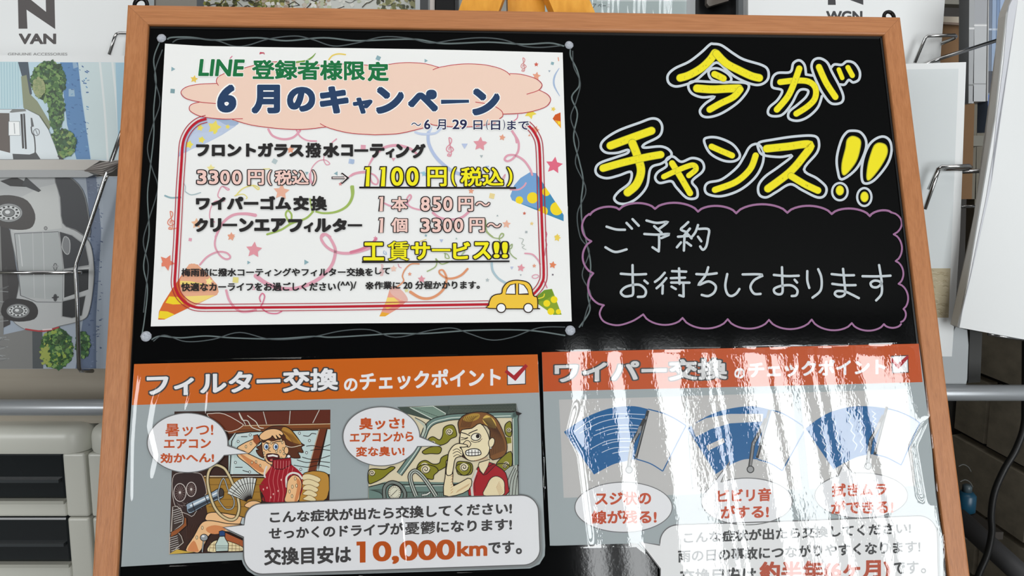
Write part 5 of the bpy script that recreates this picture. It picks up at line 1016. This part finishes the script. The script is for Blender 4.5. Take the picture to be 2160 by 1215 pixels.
a.poly([(1880, 147), (2022, 145), (2012, 400), (2005, 568), (1880, 568)], (214, 219, 220)); a.poly([(1880, 566), (2005, 566), (2001, 670), (1880, 670)], (182, 170, 142))
for i in range(46):
    x = random.uniform(1960, 1996); y = random.uniform(570, 664); L = random.uniform(4, 16); a.line([(x, y), (x + L * .5, y - 1.5), (x + min(L, 2000 - x), y + 1)], random.uniform(.8, 2), random.choice([(166, 152, 122), (196, 184, 158), (158, 146, 118)]))
a.obj('cover_photo', c, M_INK)
RF_ = rack(0.752, 1)
c = thing('catalogue', 'thick white catalogue with tilted spine leaning forward at the right edge', 'catalogue', RF_.at(2110, 720))
slab('cover', [(2150, -60), (2260, -60), (2260, 730), (2160, 716), (2024, 691), (2034, 640), (2068, 440), (2100, 250), (2124, 30), (2132, 8)], RF_, .002, CARD, c)
slab('page_block', cv(Q4, [(1160, -60), (1110, 60), (1100, 100), (1075, 400), (1025, 800), (1010, 1000), (985, 1215)]) + [(2019, 688), (2026, 692), (2070, 452), (2098, 270), (2124, 40), (2140, -20)], Plane(RF_.p - RF_.n * .0025, RF_.n), .012, PAGES, c)
slab('inner_cover', cv(Q4, [(1165, -60), (1120, 40), (1108, 110), (1085, 400), (1040, 760), (1018, 1000), (1000, 1215)]) + [(2022, 690), (2035, 640), (2080, 420), (2110, 240), (2150, -20)], RF_, .002, mat('bluish_white_card', (204, 206, 212), .5), c, off=.0006)

# ---- spines and box glimpsed between them
RS = rack(0.90, 0)
def spine(name, label, x0, x1, y0, y1, dx, col, kind='brochure', dep=0.02, group=None, band=None, pl=RS, off=0):
    o = thing(name, label, kind, pl.at((x0 + x1) / 2, y1), group)
    slab('cover', [(x0, y0), (x1, y0), (x1 + dx, y1), (x0 + dx, y1)], pl, dep, mat('spine_%d_%d_%d' % col, col, .4), o, off=off)
    for kb, (ya, yb, bc) in enumerate(band or [(y0 + 6, y0 + 10, tuple(min(255, int(v * 1.15)) for v in col))]):
        a = Art(pl, off + 2e-5 + kb * 4e-6)
        fa, fb = (ya - y0) / (y1 - y0), (yb - y0) / (y1 - y0); a.poly([(x0 + dx * fa, ya), (x1 + dx * fa, ya), (x1 + dx * fb, yb), (x0 + dx * fb, yb)], bc)
        a.obj('spine_print', o, M_GLOSSY)
spine('brochure', 'narrow dull grey spine left of the pale grey spine, top right', 2045, 2056, -80, 218, -2, (150, 152, 154), band=[(58, 62, (206, 206, 206)), (178, 181, (110, 112, 112))])
spine('brochure', 'wider pale grey spine beside the blue spines, top right', 2057, 2084, -80, 214, -5, (170, 172, 174), band=[(-78, 50, (156, 158, 162)), (52, 55, (214, 214, 214)), (176, 178, (130, 132, 132))])
spine('brochure', 'pale spine edge touching the blue spines', 2085.5, 2087, -80, 213, -3, (196, 196, 194))
for i, (xa, xb, cc, lb) in enumerate(((2088, 2094, (92, 104, 122), 'dark slate-blue spine, first of the blue group on the right'), (2094.6, 2103, (132, 152, 180), 'mid blue-grey spine, second of the blue group on the right'), (2103.6, 2110, (104, 128, 162), 'darker blue spine, third of the blue group on the right'), (2110.6, 2120, (146, 166, 196), 'light blue spine, fourth of the blue group on the right'), (2120.6, 2132, (118, 144, 180), 'broad blue spine next to the thick white catalogue'))):
    spine('brochure', lb, xa, xb, -80, 278 if i < 3 else 330, -5, cc, band=[(60, 64, (180, 190, 204)), (150, 196, (60, 62, 70)), (200, 224, (70, 100, 160)), (246, 270, (64, 92, 60))])
o = thing('cardboard_box', 'brown cardboard box in shade between the catalogues, top right', 'box', rack(1.0, 0).at(2020, 330))
bx_ = rack(1.0, 0); cbm = mat('brown_cardboard', (124, 92, 60), .8, noisy=.1, scale=(20, 20, 20))
slab('side_panel', [(1975, 44), (2044, 46), (2044, 210), (2056, 212), (2050, 420), (1970, 420)], bx_, .2, cbm, o)
slab('lid_panel', [(1975, 34), (2044, 36), (2044, 50), (1975, 46)], bx_, .2, mat('pale_cardboard', (176, 166, 150), .8), o, off=.012)
slab('tape_strip', [(1975, 45.5), (2044, 49), (2044, 54), (1975, 50)], bx_, .0005, mat('box_tape', (96, 70, 46), .4), o, off=.0125)
o = thing('storage_cabinet', 'dark cabinet with pale frame glimpsed between catalogue and spines', 'cabinet', rack(1.15, 0).at(2040, 700))
slab('body', [(1970, -120), (2090, -120), (2090, 700), (1970, 700)], rack(1.15, 0), .2, mat('cabinet_dark', (44, 40, 36), .7), o)
for P in ([(2052, 220), (2062, 220), (2058, 420), (2048, 420)], [(2062, 220), (2078, 220), (2070, 560), (2052, 560)]): slab('upright', P, rack(1.1, 0), .02, mat('cabinet_upright', (104, 98, 84), .6), o)
slab('shelf', [(2048, 286), (2078, 286), (2076, 308), (2046, 308)], rack(1.08, 0), .02, mat('cabinet_shelf', (120, 118, 108), .6), o)
slab('shelf', [(1985, -60), (2050, -60), (2050, 10), (1985, 8)], rack(1.08, 0), .02, mat('cabinet_shelf'), o)

# ---- top strip between the catalogues
o = thing('display_panel', 'grey panel strip with a tree photo showing above the board', 'panel', rack(1.0, 0).at(650, 200))
dp = rack(1.0, 0)
slab('panel_board', [(300, -150), (890, -150), (890, 260), (300, 260)], dp, .02, mat('grey_beige_panel', (168, 164, 154), .6), o)
a = Art(dp, 2e-5)
a.rect(312, -100, 325, 60, (196, 206, 210)); a.rect(325, -100, 329, 60, (110, 104, 98)); a.rect(329, -100, 418, 60, (160, 156, 148)); a.rect(415, -100, 430, 60, (104, 108, 112)); a.rect(431, -100, 435, 60, (228, 230, 230)); a.rect(435, -100, 876, 60, (206, 208, 202))
foliage(a, 520, 0, 90, 60, 150, [(150, 150, 80), (110, 116, 64), (176, 170, 110), (90, 92, 60), (200, 200, 180)], 3, 8); foliage(a, 620, 0, 80, 60, 130, [(176, 158, 140), (200, 190, 176), (140, 140, 90), (230, 228, 222)], 3, 7); foliage(a, 700, 0, 90, 70, 60, [(222, 222, 214), (190, 196, 170)], 3, 7); foliage(a, 845, 0, 50, 60, 90, [(120, 122, 86), (90, 92, 76), (170, 168, 130)], 3, 7)
for i in range(70):
    x = random.uniform(440, 872); y = random.uniform(-40, 20); d = random.choice((-1, 1)); P = [(x, y)]
    for k in range(3): x += d * random.uniform(4, 13); y += random.uniform(-7, 9); P.append((max(438, min(874, x)), y))
    a.line(P, random.uniform(.8, 2.2), random.choice([(60, 54, 48), (84, 78, 68), (44, 42, 40)]), 3)
a.obj('tree_photo', o, M_INK)
o = thing('window_frame_section', 'dark and silver frame uprights behind the board, left of the easel', 'frame', rack(0.98, 0).at(920, 200))
for x0_, x1_, cc in ((876, 886, (186, 190, 192)), (886, 903, (70, 72, 74)), (903, 907, (130, 132, 132)), (907, 917, (204, 196, 190))): slab('upright', [(x0_, -150), (x1_, -150), (x1_, 260), (x0_, 260)], rack(0.97, 0), .03, mat('upright_%d' % cc[0], cc, .4), o)
slab('upright', [(966, -150), (1170, -150), (1170, 260), (966, 260)], rack(0.99, 0), .01, mat('pale_grey_metal', (186, 188, 184), .4), o)
slab('black_pad', rrect(919, -60, 959, 90, 6), rack(0.965, 0), .03, mat('black_plastic'), o); slab('upright', [(917, -150), (966, -150), (966, 260), (917, 260)], rack(0.99, 0), .01, mat('upright_150', (150, 152, 150), .5), o)
slab('upright', [(961, -150), (966, -150), (966, 200), (961, 200)], rack(0.96, 0), .02, mat('upright_60', (50, 50, 52), .4), o)
o = thing('laminated_sheet', 'laminated price sheet with glossy glare behind the board, right of the easel', 'sheet', rack(0.90, 0).at(1350, 200))
lsp = rack(0.90, 0)
slab('card', [(1150, -150), (1448, -150), (1448, 240), (1150, 240)], lsp, .001, mat('sheet_card', (176, 190, 190), .4), o)
a = Art(lsp, 2e-5); a.at(*T2); a.rect(0, -300, 920, 0, (186, 198, 198)); a.rect(430, -10, 940, 8, (206, 214, 214)); a.text('ア ベース', 405, 20, 505, 45, (90, 100, 100), .02, .02); a.line([(340, 300), (880, 300)], 3, (120, 130, 130)); a.obj('print', o, M_GLOSSY)
vs = []; fs = []; nx = 60
for j in range(12):
    for i in range(nx + 1):
        px = 1152 + i * 294 / nx; py = -20 + j * 8; vs.append(lsp.at(px, py, .002 + .0011 * math.sin(i * .55 + j * .1) + .0005 * math.sin(i * 1.7)))
for j in range(11):
    for i in range(nx): fs.append((j * (nx + 1) + i, (j + 1) * (nx + 1) + i, (j + 1) * (nx + 1) + i + 1, j * (nx + 1) + i + 1))
obj('clear_film', vs, fs, film_mat('clear_sheet_film', .05, .5, (200, 200, 200)), o, smooth=True)
o = thing('dark_appliance', 'black and chrome object behind the board, left of the top right catalogue', 'appliance', rack(0.92, 0).at(1510, 200))
slab('body', [(1466, -150), (1562, -150), (1562, 240), (1466, 240)], rack(0.95, 0), .05, mat('dark_body', (40, 40, 42), .4), o)
slab('chrome_edge', cv(T2, [(940, -300), (992, -300), (988, 400), (940, 400)]), rack(0.93, 0), .01, mat('pale_plastic', (200, 204, 206), .25), o)
slab('panel', cv(T2, [(1060, -300), (1190, -300), (1180, 4), (1070, 36), (1056, 20)]), rack(0.93, 0), .01, mat('taupe_plastic', (150, 142, 134), .3), o)
slab('chrome_edge', cv(T2, [(1236, -300), (1262, -300), (1262, 400), (1236, 400)]), rack(0.93, 0), .01, mat('grey_plastic', (150, 156, 160), .25), o)
slab('chrome_edge', cv(T2, [(1264, -300), (1290, -300), (1288, 400), (1262, 400)]), rack(0.93, 0), .01, mat('pale_plastic'), o)

# ================================================================== easel (orange varnished wood) carrying the board
es = thing('easel', 'orange varnished wooden easel whose three legs rise behind the top of the board', 'easel', (0.02, 0.60, 0))
EW1 = wood('easel_wood', (204, 138, 40), (222, 156, 54), (234, 172, 70), (60, 60, 10), .3)
EP = Plane(BO - bN * 0.022, bN)
def eleg(P, d=.014):
    return slab('leg', P, EP, d, EW1, es)
def downto(px0, py0, px1, py1, t):  # point further down the leg line
    return (px0 + (px1 - px0) * t, py0 + (py1 - py0) * t)
top = -90
def legpx(xl0, xr0, xl1, xr1, y0=0, y1=24):   # left/right edges measured at picture rows y0 and y1
    # build in board axes as a straight board down to the floor
    a0 = EP.at(xl0, y0); a1 = EP.at(xl1, y1); b0 = EP.at(xr0, y0); b1 = EP.at(xr1, y1)
    da = (a1 - a0); db = (b1 - b0)
    def ext(p, d, z): return p + d * ((z - p.z) / d.z)
    zt = a0.z + .10
    P = [ext(a0, da, zt), ext(b0, db, zt), ext(b1, db, 0.0), ext(a1, da, 0.0)]
    return P
def straight(xl, xr, y, slope, name='leg', shift=0.0):
    # a leg with parallel sides; slope = sideways metres per metre down the board plane
    pl = Plane(EP.p - bN * shift, bN)
    a0 = pl.at(xl, y); b0 = pl.at(xr, y); d = -bY + bX * slope
    def ext(p, z): return p + d * ((z - p.z) / d.z)
    zt = a0.z + .07
    P = [ext(a0, zt), ext(b0, zt), ext(b0, .004), ext(a0, .004)]
    return MB().prism(P, -bN * .014).obj(name, EW1, es)
straight(971, 1056, 12, -.36); straight(1163, 1249, 12, .36, shift=.0005)
# the back leg swings out behind
c0 = EP.at(1071, 10, -.02); c1 = EP.at(1149, 10, -.02)
bl = Vector((0, .18, -1.0)); zt = c0.z + .07
def ex(p, z): return p + bl * ((z - p.z) / bl.z)
straight(1071, 1149, 10, 0, shift=.0155)
cu = B(0.0, HB - .012, 0)
MB().prism([B(-.20, HB - .001, .02), B(.33, HB - .001, .02), B(.33, HB - .014, .02), B(-.20, HB - .014, .02)], -bN * .040).obj('ledge', EW1, es)
MB().prism([B(-.12, .10, -.037), B(.19, .10, -.037), B(.21, .06, -.037), B(-.14, .06, -.037)], -bN * .010).obj('crossbar', EW1, es)

# ================================================================== chrome wire rack
ra = thing('brochure_rack', 'chrome wire and grey tube rack holding the brochures behind the board', 'rack', (0, .86, 0))
CH = mat('chrome_wire', (196, 196, 196), .18, metal=1.0); TUB = mat('grey_tube_paint', (168, 172, 176), .32, metal=.35)
def wire(P, o, off, r=.0017, pl=RB): return MB().tube([pl.at(o[0] + x / o[2], o[1] + y / o[2], (P_ if isinstance(P_, float) else P_)) for x, y, P_ in P], r, 10).obj('wire', CH, ra, smooth=True)
wire([(900, 214, .006), (765, 212, .008), (745, 220, .012), (735, 240, .014), (700, 350, .016)], Z0, 0, .0017, RU)
wire([(690, 1120, .03), (650, 1215, .03)], Z0, 0, .0014)
wire([(760, -420, .03), (612, -10, .03), (520, 270, .03), (448, 480, .03), (440, 520, .03), (450, 700, .03), (460, 1095, .03), (470, 1110, .026), (540, 1112, .01)], Z1, 0, .0020)
wire([(-240, 540, .026), (474, 538, .026)], Z1, 0, .0016)
wire([(515, 402, .012), (580, 245, .014), (600, 230, .016), (770, 226, .016), (778, 234, .012), (770, 244, .006), (680, 282, .002)], Q4, 0, .0018, RU)
wire([(560, 420, .003), (690, 370, .003), (1100, 240, .003)], Q4, 0, .0020, RU)
wire([(605, 1215, .010), (665, 1080, .014), (685, 1068, .016), (865, 1063, .016), (874, 1072, .012), (860, 1082, .006), (700, 1086, .005)], Q4, 0, .0019, RB)
wire([(700, 1105, -.02), (1000, 1092, -.01), (1300, 1082, .0)], Q4, 0, .0022, RB)
wire([(250, 170, .014), (310, 0, .014), (330, -60, .014)], Q5, 0, .0019, RB)
wire([(440, 155, -.05), (600, 152, -.05)], Q5, 0, .0016, RB)
wire([(620, 895, -.02), (720, 912, -.02), (850, 930, -.02)], Q5, 0, .0020, RB)
def xtube(name, y0, y1, px0, px1, plane, m, r=None):
    ym = (y0 + y1) / 2; r = r or (y1 - y0) / 2 / F * 0.78
    return MB().tube([plane.at(px0, ym, -r), plane.at(px1, ym, -r)], r, 24).obj(name, m, ra, smooth=True)
xtube('tube', 841, 877, -700, 1100, RB, TUB)
xtube('tube', 811, 846, 1100, 2900, RB, TUB)
# rounded pressed-steel bracket under the right brochure
vs = slab('bracket', cv(Q5, [(360, 1010), (430, 850), (500, 870), (508, 960), (500, 1160), (488, 1215)]) + [(2034, 822), (1990, 823), (1985, 760)], Plane(RB.p - RB.n * .012, RB.n), .02, mat('pressed_steel', (140, 144, 146), .4, metal=.2), ra)
mod = vs.modifiers.new('b', 'BEVEL'); mod.width = .004; mod.segments = 4
slab('upright', [(2046, 696), (2072, 702), (2068, 806), (2042, 808)], rack(.83, 0), .02, mat('dark_upright', (44, 44, 42), .6), ra)
for x in (-640, 560, 2800): MB().tube([rack(.86, 0).at(x, 300), Vector((rack(.86, 0).at(x, 300).x, .86, 0))], .010, 16).obj('upright', TUB, ra, smooth=True)

# ---- beige counter edge behind the tube and the drawer units
o = thing('counter', 'grey-beige wood-look counter panel behind the grey tube, lower left', 'counter', (-.5, 1.2, 0))
CP = rack(.835, 0); tanm = mat('taupe_laminate', (158, 150, 136), .6, c2=(148, 140, 126), scale=(4, 60, 60))
slab('front_panel', [(-500, 690), (380, 690), (380, 893), (-500, 893)], CP, .012, tanm, o)
q0 = CP.at(-500, 893); q1 = CP.at(380, 690)
cbm2 = mat('counter_body', (110, 104, 94), .7)
MB().box((q0.x, .848, q0.z), (q1.x, 1.65, q1.z)).obj('body', cbm2, o)

PLM = mat('ivory_plastic', (206, 206, 196), .35); DRM = mat('smoked_plastic', (30, 34, 36), .12, spec=.5); GAP = mat('drawer_gap', (20, 20, 20), .8)
def chest(label, xr_px, wdt, depth_y, group, seed):
    pl = rack(depth_y, 0); P = pl.at(xr_px, 903); xr = P.x; zt = P.z; xl = xr - wdt if wdt else pl.at(173.5, 903).x
    o = thing('drawer_chest', label, 'drawers', ((xl + xr) / 2, depth_y + .1, 0), group)
    hh = .0745; y = depth_y
    # domed top with rounded corners
    def ringr(z, ins, rr=.022, n=12):
        V = []
        for cx, cy, a0 in ((xr - rr, y + rr, -90), (xr - rr, y + .14 - rr, 0), (xl + rr, y + .14 - rr, 90), (xl + rr, y + rr, 180)):
            for i in range(n + 1): t = R(a0 + 90 * i / n); V.append((cx + (rr - ins) * math.cos(t), cy + (rr - ins) * math.sin(t), z))
        return V
    rs = [ringr(zt - .030, .001), ringr(zt - .027, 0), ringr(zt - .013, 0), ringr(zt - .009, .0007), ringr(zt - .0055, .0022), ringr(zt - .003, .0045), ringr(zt - .001, .008), ringr(zt, .013)]
    n = len(rs[0]); vs = [v for r_ in rs for v in r_]; fs = [(k * n + i, k * n + (i + 1) % n, (k + 1) * n + (i + 1) % n, (k + 1) * n + i) for k in range(len(rs) - 1) for i in range(n)] + [tuple(range((len(rs) - 1) * n, len(rs) * n)), tuple(range(n - 1, -1, -1))]
    obj('top', vs, fs, PLM, o, smooth=True).data.set_sharp_from_angle(angle=R(40))
    # frame levels with an open front each holding a drawer
    z = zt - .0305; lv = 0; bw = .026
    while z > .06:
        z0 = max(z - hh * (1.0 if lv else 1.0), .02)
        f_ = MB(); ins = .0012 + lv * .0
        f_.box((xr - bw, y + .004, z0), (xr - .0008, y + .136, z)); f_.box((xl + .0008, y + .004, z0), (xl + bw, y + .136, z)); f_.box((xl + bw, y + .004, z0), (xr - bw, y + .136, z0 + .018)); f_.box((xl + bw, y + .12, z0), (xr - bw, y + .136, z))
        fr = f_.obj('level_frame', PLM, o); md = fr.modifiers.new('b', 'BEVEL'); md.width = .003; md.segments = 3
        d = MB().box((xl + bw + .002, y + .008, z0 + .020), (xr - bw - .001, y + .115, z - .001)).obj('drawer', DRM, o); md = d.modifiers.new('b', 'BEVEL'); md.width = .003; md.segments = 2
        MB().box((xl + bw + .006, y + .0035, z0 + .024 + hh * .22), (xr - bw - .006, y + .012, z0 + .024 + hh * .27)).obj('ridge', mat('smoked_ridge', (60, 64, 66), .2), d)
        MB().box((xl + bw + .002, y + .0015, z0 + .016), (xr - bw - .001, y + .010, z0 + .020)).obj('lip', mat('ivory_lip', (176, 176, 166), .4), d)
        z = z0 - .001; lv += 1
        if lv > 12: break
chest('ivory plastic drawer chest with smoked drawers at the left edge', 171, .34, .81, 'ivory drawer chests', 1)
chest('second ivory plastic drawer chest, half hidden behind the board frame', 343, 0, .81, 'ivory drawer chests', 2)

# ---- lower right: cable, dark things on the floor
cab = mat('black_cable_rubber', (12, 12, 12), .45)
CBp = rack(.95, 0)
MB().tube([CBp.at(*p) for p in cv(Q6, [(850, -600), (845, 150), (838, 330), (790, 470), (720, 590), (665, 720), (645, 850), (648, 960), (620, 1090), (560, 1240), (500, 1500)])], .0042, 10, smooth_pts=6).obj('power_cable', cab, smooth=True, label='thick black cable hanging in front of the grey block wall, lower right', cat='cable')
bt = thing('spray_bottle', 'small blue container in the dark gap beside the frame, lower right', 'bottle', rack(1.15, 0).at(2036, 1085))
pb = rack(1.15, 0); c_ = pb.at(2036, 1080); r_ = .014
def lathe(c, prof, seg=20):
    vs = [(c.x + r * math.cos(i * 2 * math.pi / seg), c.y + r * math.sin(i * 2 * math.pi / seg), c.z + z) for r, z in prof for i in range(seg)]
    fs = [(k * seg + i, k * seg + (i + 1) % seg, (k + 1) * seg + (i + 1) % seg, (k + 1) * seg + i) for k in range(len(prof) - 1) for i in range(seg)] + [tuple(range(seg - 1, -1, -1)), tuple((len(prof) - 1) * seg + i for i in range(seg))]
    return vs, fs
vs, fs = lathe(c_, [(.010, 0), (.014, .003), (.014, .028), (.009, .034)]); obj('body', vs, fs, mat('blue_plastic', (26, 74, 98), .35), bt, smooth=True)
vs, fs = lathe(c_ + Vector((0, 0, .034)), [(.007, 0), (.007, .010), (.004, .012)]); obj('cap', vs, fs, mat('dim_cap', (70, 84, 90), .4), bt, smooth=True)
sh = thing('low_shelf', 'dark low shelf holding small clutter in the shadow, lower right', 'shelf', (c_.x, 1.2, 0))
MB().box((c_.x - .12, 1.08, c_.z - .012), (c_.x + .016, 1.36, c_.z - .0005)).obj('shelf_board', mat('shelf_dark', (52, 46, 40), .7), sh)
MB().box((c_.x - .12, 1.34, 0), (c_.x + .005, 1.36, c_.z + .12)).obj('back_panel', mat('shelf_back', (30, 27, 24), .8), sh)
MB().box((c_.x - .12, 1.08, 0), (c_.x - .105, 1.34, c_.z + .22)).obj('side_panel', mat('shelf_dark'), sh)
MB().box((c_.x - .12, 1.08, .1), (c_.x + .016, 1.36, .112)).obj('shelf_board', mat('shelf_dark'), sh)
for i, (p0, lb) in enumerate((((460, 570), 'clear coiled cord on the low shelf, upper one'), ((470, 660), 'clear coiled cord on the low shelf, lower one'))):
    q = rack(1.12, 0); P = cv(Q6, [(p0[0] - 10, p0[1]), (p0[0] + 20, p0[1] - 12), (p0[0] + 50, p0[1] + 4), (p0[0] + 65, p0[1] + 30)])
    MB().tube([q.at(*p) for p in P], .0010, 8, smooth_pts=5).obj('cord', mat('grey_cord', (80, 80, 76), .5), smooth=True, label=lb, cat='cord')
pp = thing('floor_tube', 'grey metal tube lying at an angle on the floor, bottom right corner', 'tube', rack(1.0, 0).at(2120, 1200))
MB().tube([rack(1.05, 0).at(2020, 1090), rack(.9, 0).at(2240, 1290)], .014, 16).obj('tube', mat('dull_grey_tube', (70, 70, 72), .5), pp, smooth=True)

# ------------------------------------------------------------------ laminating pouches: clear, glossy and rippled
def crease(x, y, path, wdt, h, y0=None, y1=None):
    c = interp([(p[1], p[0]) for p in path], y); d = (x - c) / wdt
    if abs(d) > 3: return 0.0
    f = 1.0
    a0, a1 = path[0][1], path[-1][1]
    f *= max(0.0, min(1.0, (y - a0) / 25 + .3)) * max(0.0, min(1.0, (a1 - y) / 25 + .3))
    return h * math.exp(-d * d) * f
LC = [([(301, 770), (290, 850), (284, 930), (282, 1060)], 4, .00022), ([(358, 770), (330, 850), (322, 900), (336, 960), (325, 1010)], 7, .0005), ([(428, 768), (410, 800), (392, 870)], 3.5, .0003), ([(456, 766), (440, 830), (436, 880)], 3, .00028), ([(557, 774), (548, 800)], 3, .0003),
      ([(795, 1060), (790, 1110), (808, 1190)], 7, .0004), ([(838, 1060), (845, 1120), (852, 1200)], 8, .0005), ([(590, 1080), (610, 1190), (640, 1215)], 3, .00025), ([(690, 1110), (700, 1190), (720, 1215)], 4, .0003)]
def hL(x, y):
    h = 0.00004 * math.sin(x / 34 + y / 90)
    for p, w_, q in LC: h += crease(x, y, p, w_, q)
    return h
def hR(x, y):
    # long vertical ripples, in board metres; 1 px is about 0.34 mm
    h = 0.00003 * math.sin((x - 1180 + (y - 900) * -.13) / 17.0) + 0.000028 * noise.noise(Vector((x / 60, y / 260, 0))) + 0.000004 * noise.noise(Vector((x / 14, y / 70, 5)))
    h += crease(x, y, [(1208, 850), (1192, 912), (1216, 960), (1240, 1150)], 9, .0003)
    h += crease(x, y, [(1965, 880), (1935, 940), (1955, 1060)], 12, .0004)
    return h
fm1 = film_mat('clear_pouch', 0.012, 0.12, (420, 420, 260), detail=2); fm2 = film_mat('clear_rippled_pouch', 0.008, 0.42, (480, 480, 200), detail=1.5)
LF = [(277, 763), (284, 760.5), (800, 750), (1134, 743.5), (1141, 850), (1146, 980), (1150, 1085), (1154, 1150), (1153, 1176), (1141, 1195), (1120, 1204), (800, 1214), (560, 1222), (536, 1220), (517, 1209), (507, 1192), (503, 1187), (252, 1202), (259, 1080), (268, 960), (273, 860)]
cdt_sheet('clear_film', LF, fm1, lp, PZ + 0.0022, hL, 3.0)
RF = [(1139, 741), (1145, 738.5), (1300, 735.5), (1560, 730), (1800, 724), (1932, 721), (1941, 723), (1952, 800), (1962, 880), (1970, 950), (1978, 1040), (1987, 1100), (1993, 1130), (1994, 1264), (1388, 1264), (1387, 1192), (1362, 1170), (1342, 1154), (1156, 1158), (1150, 1040), (1143, 900)]
cdt_sheet('clear_film', RF, fm2, rp, PZ2 + 0.0014, hR, 3.0)
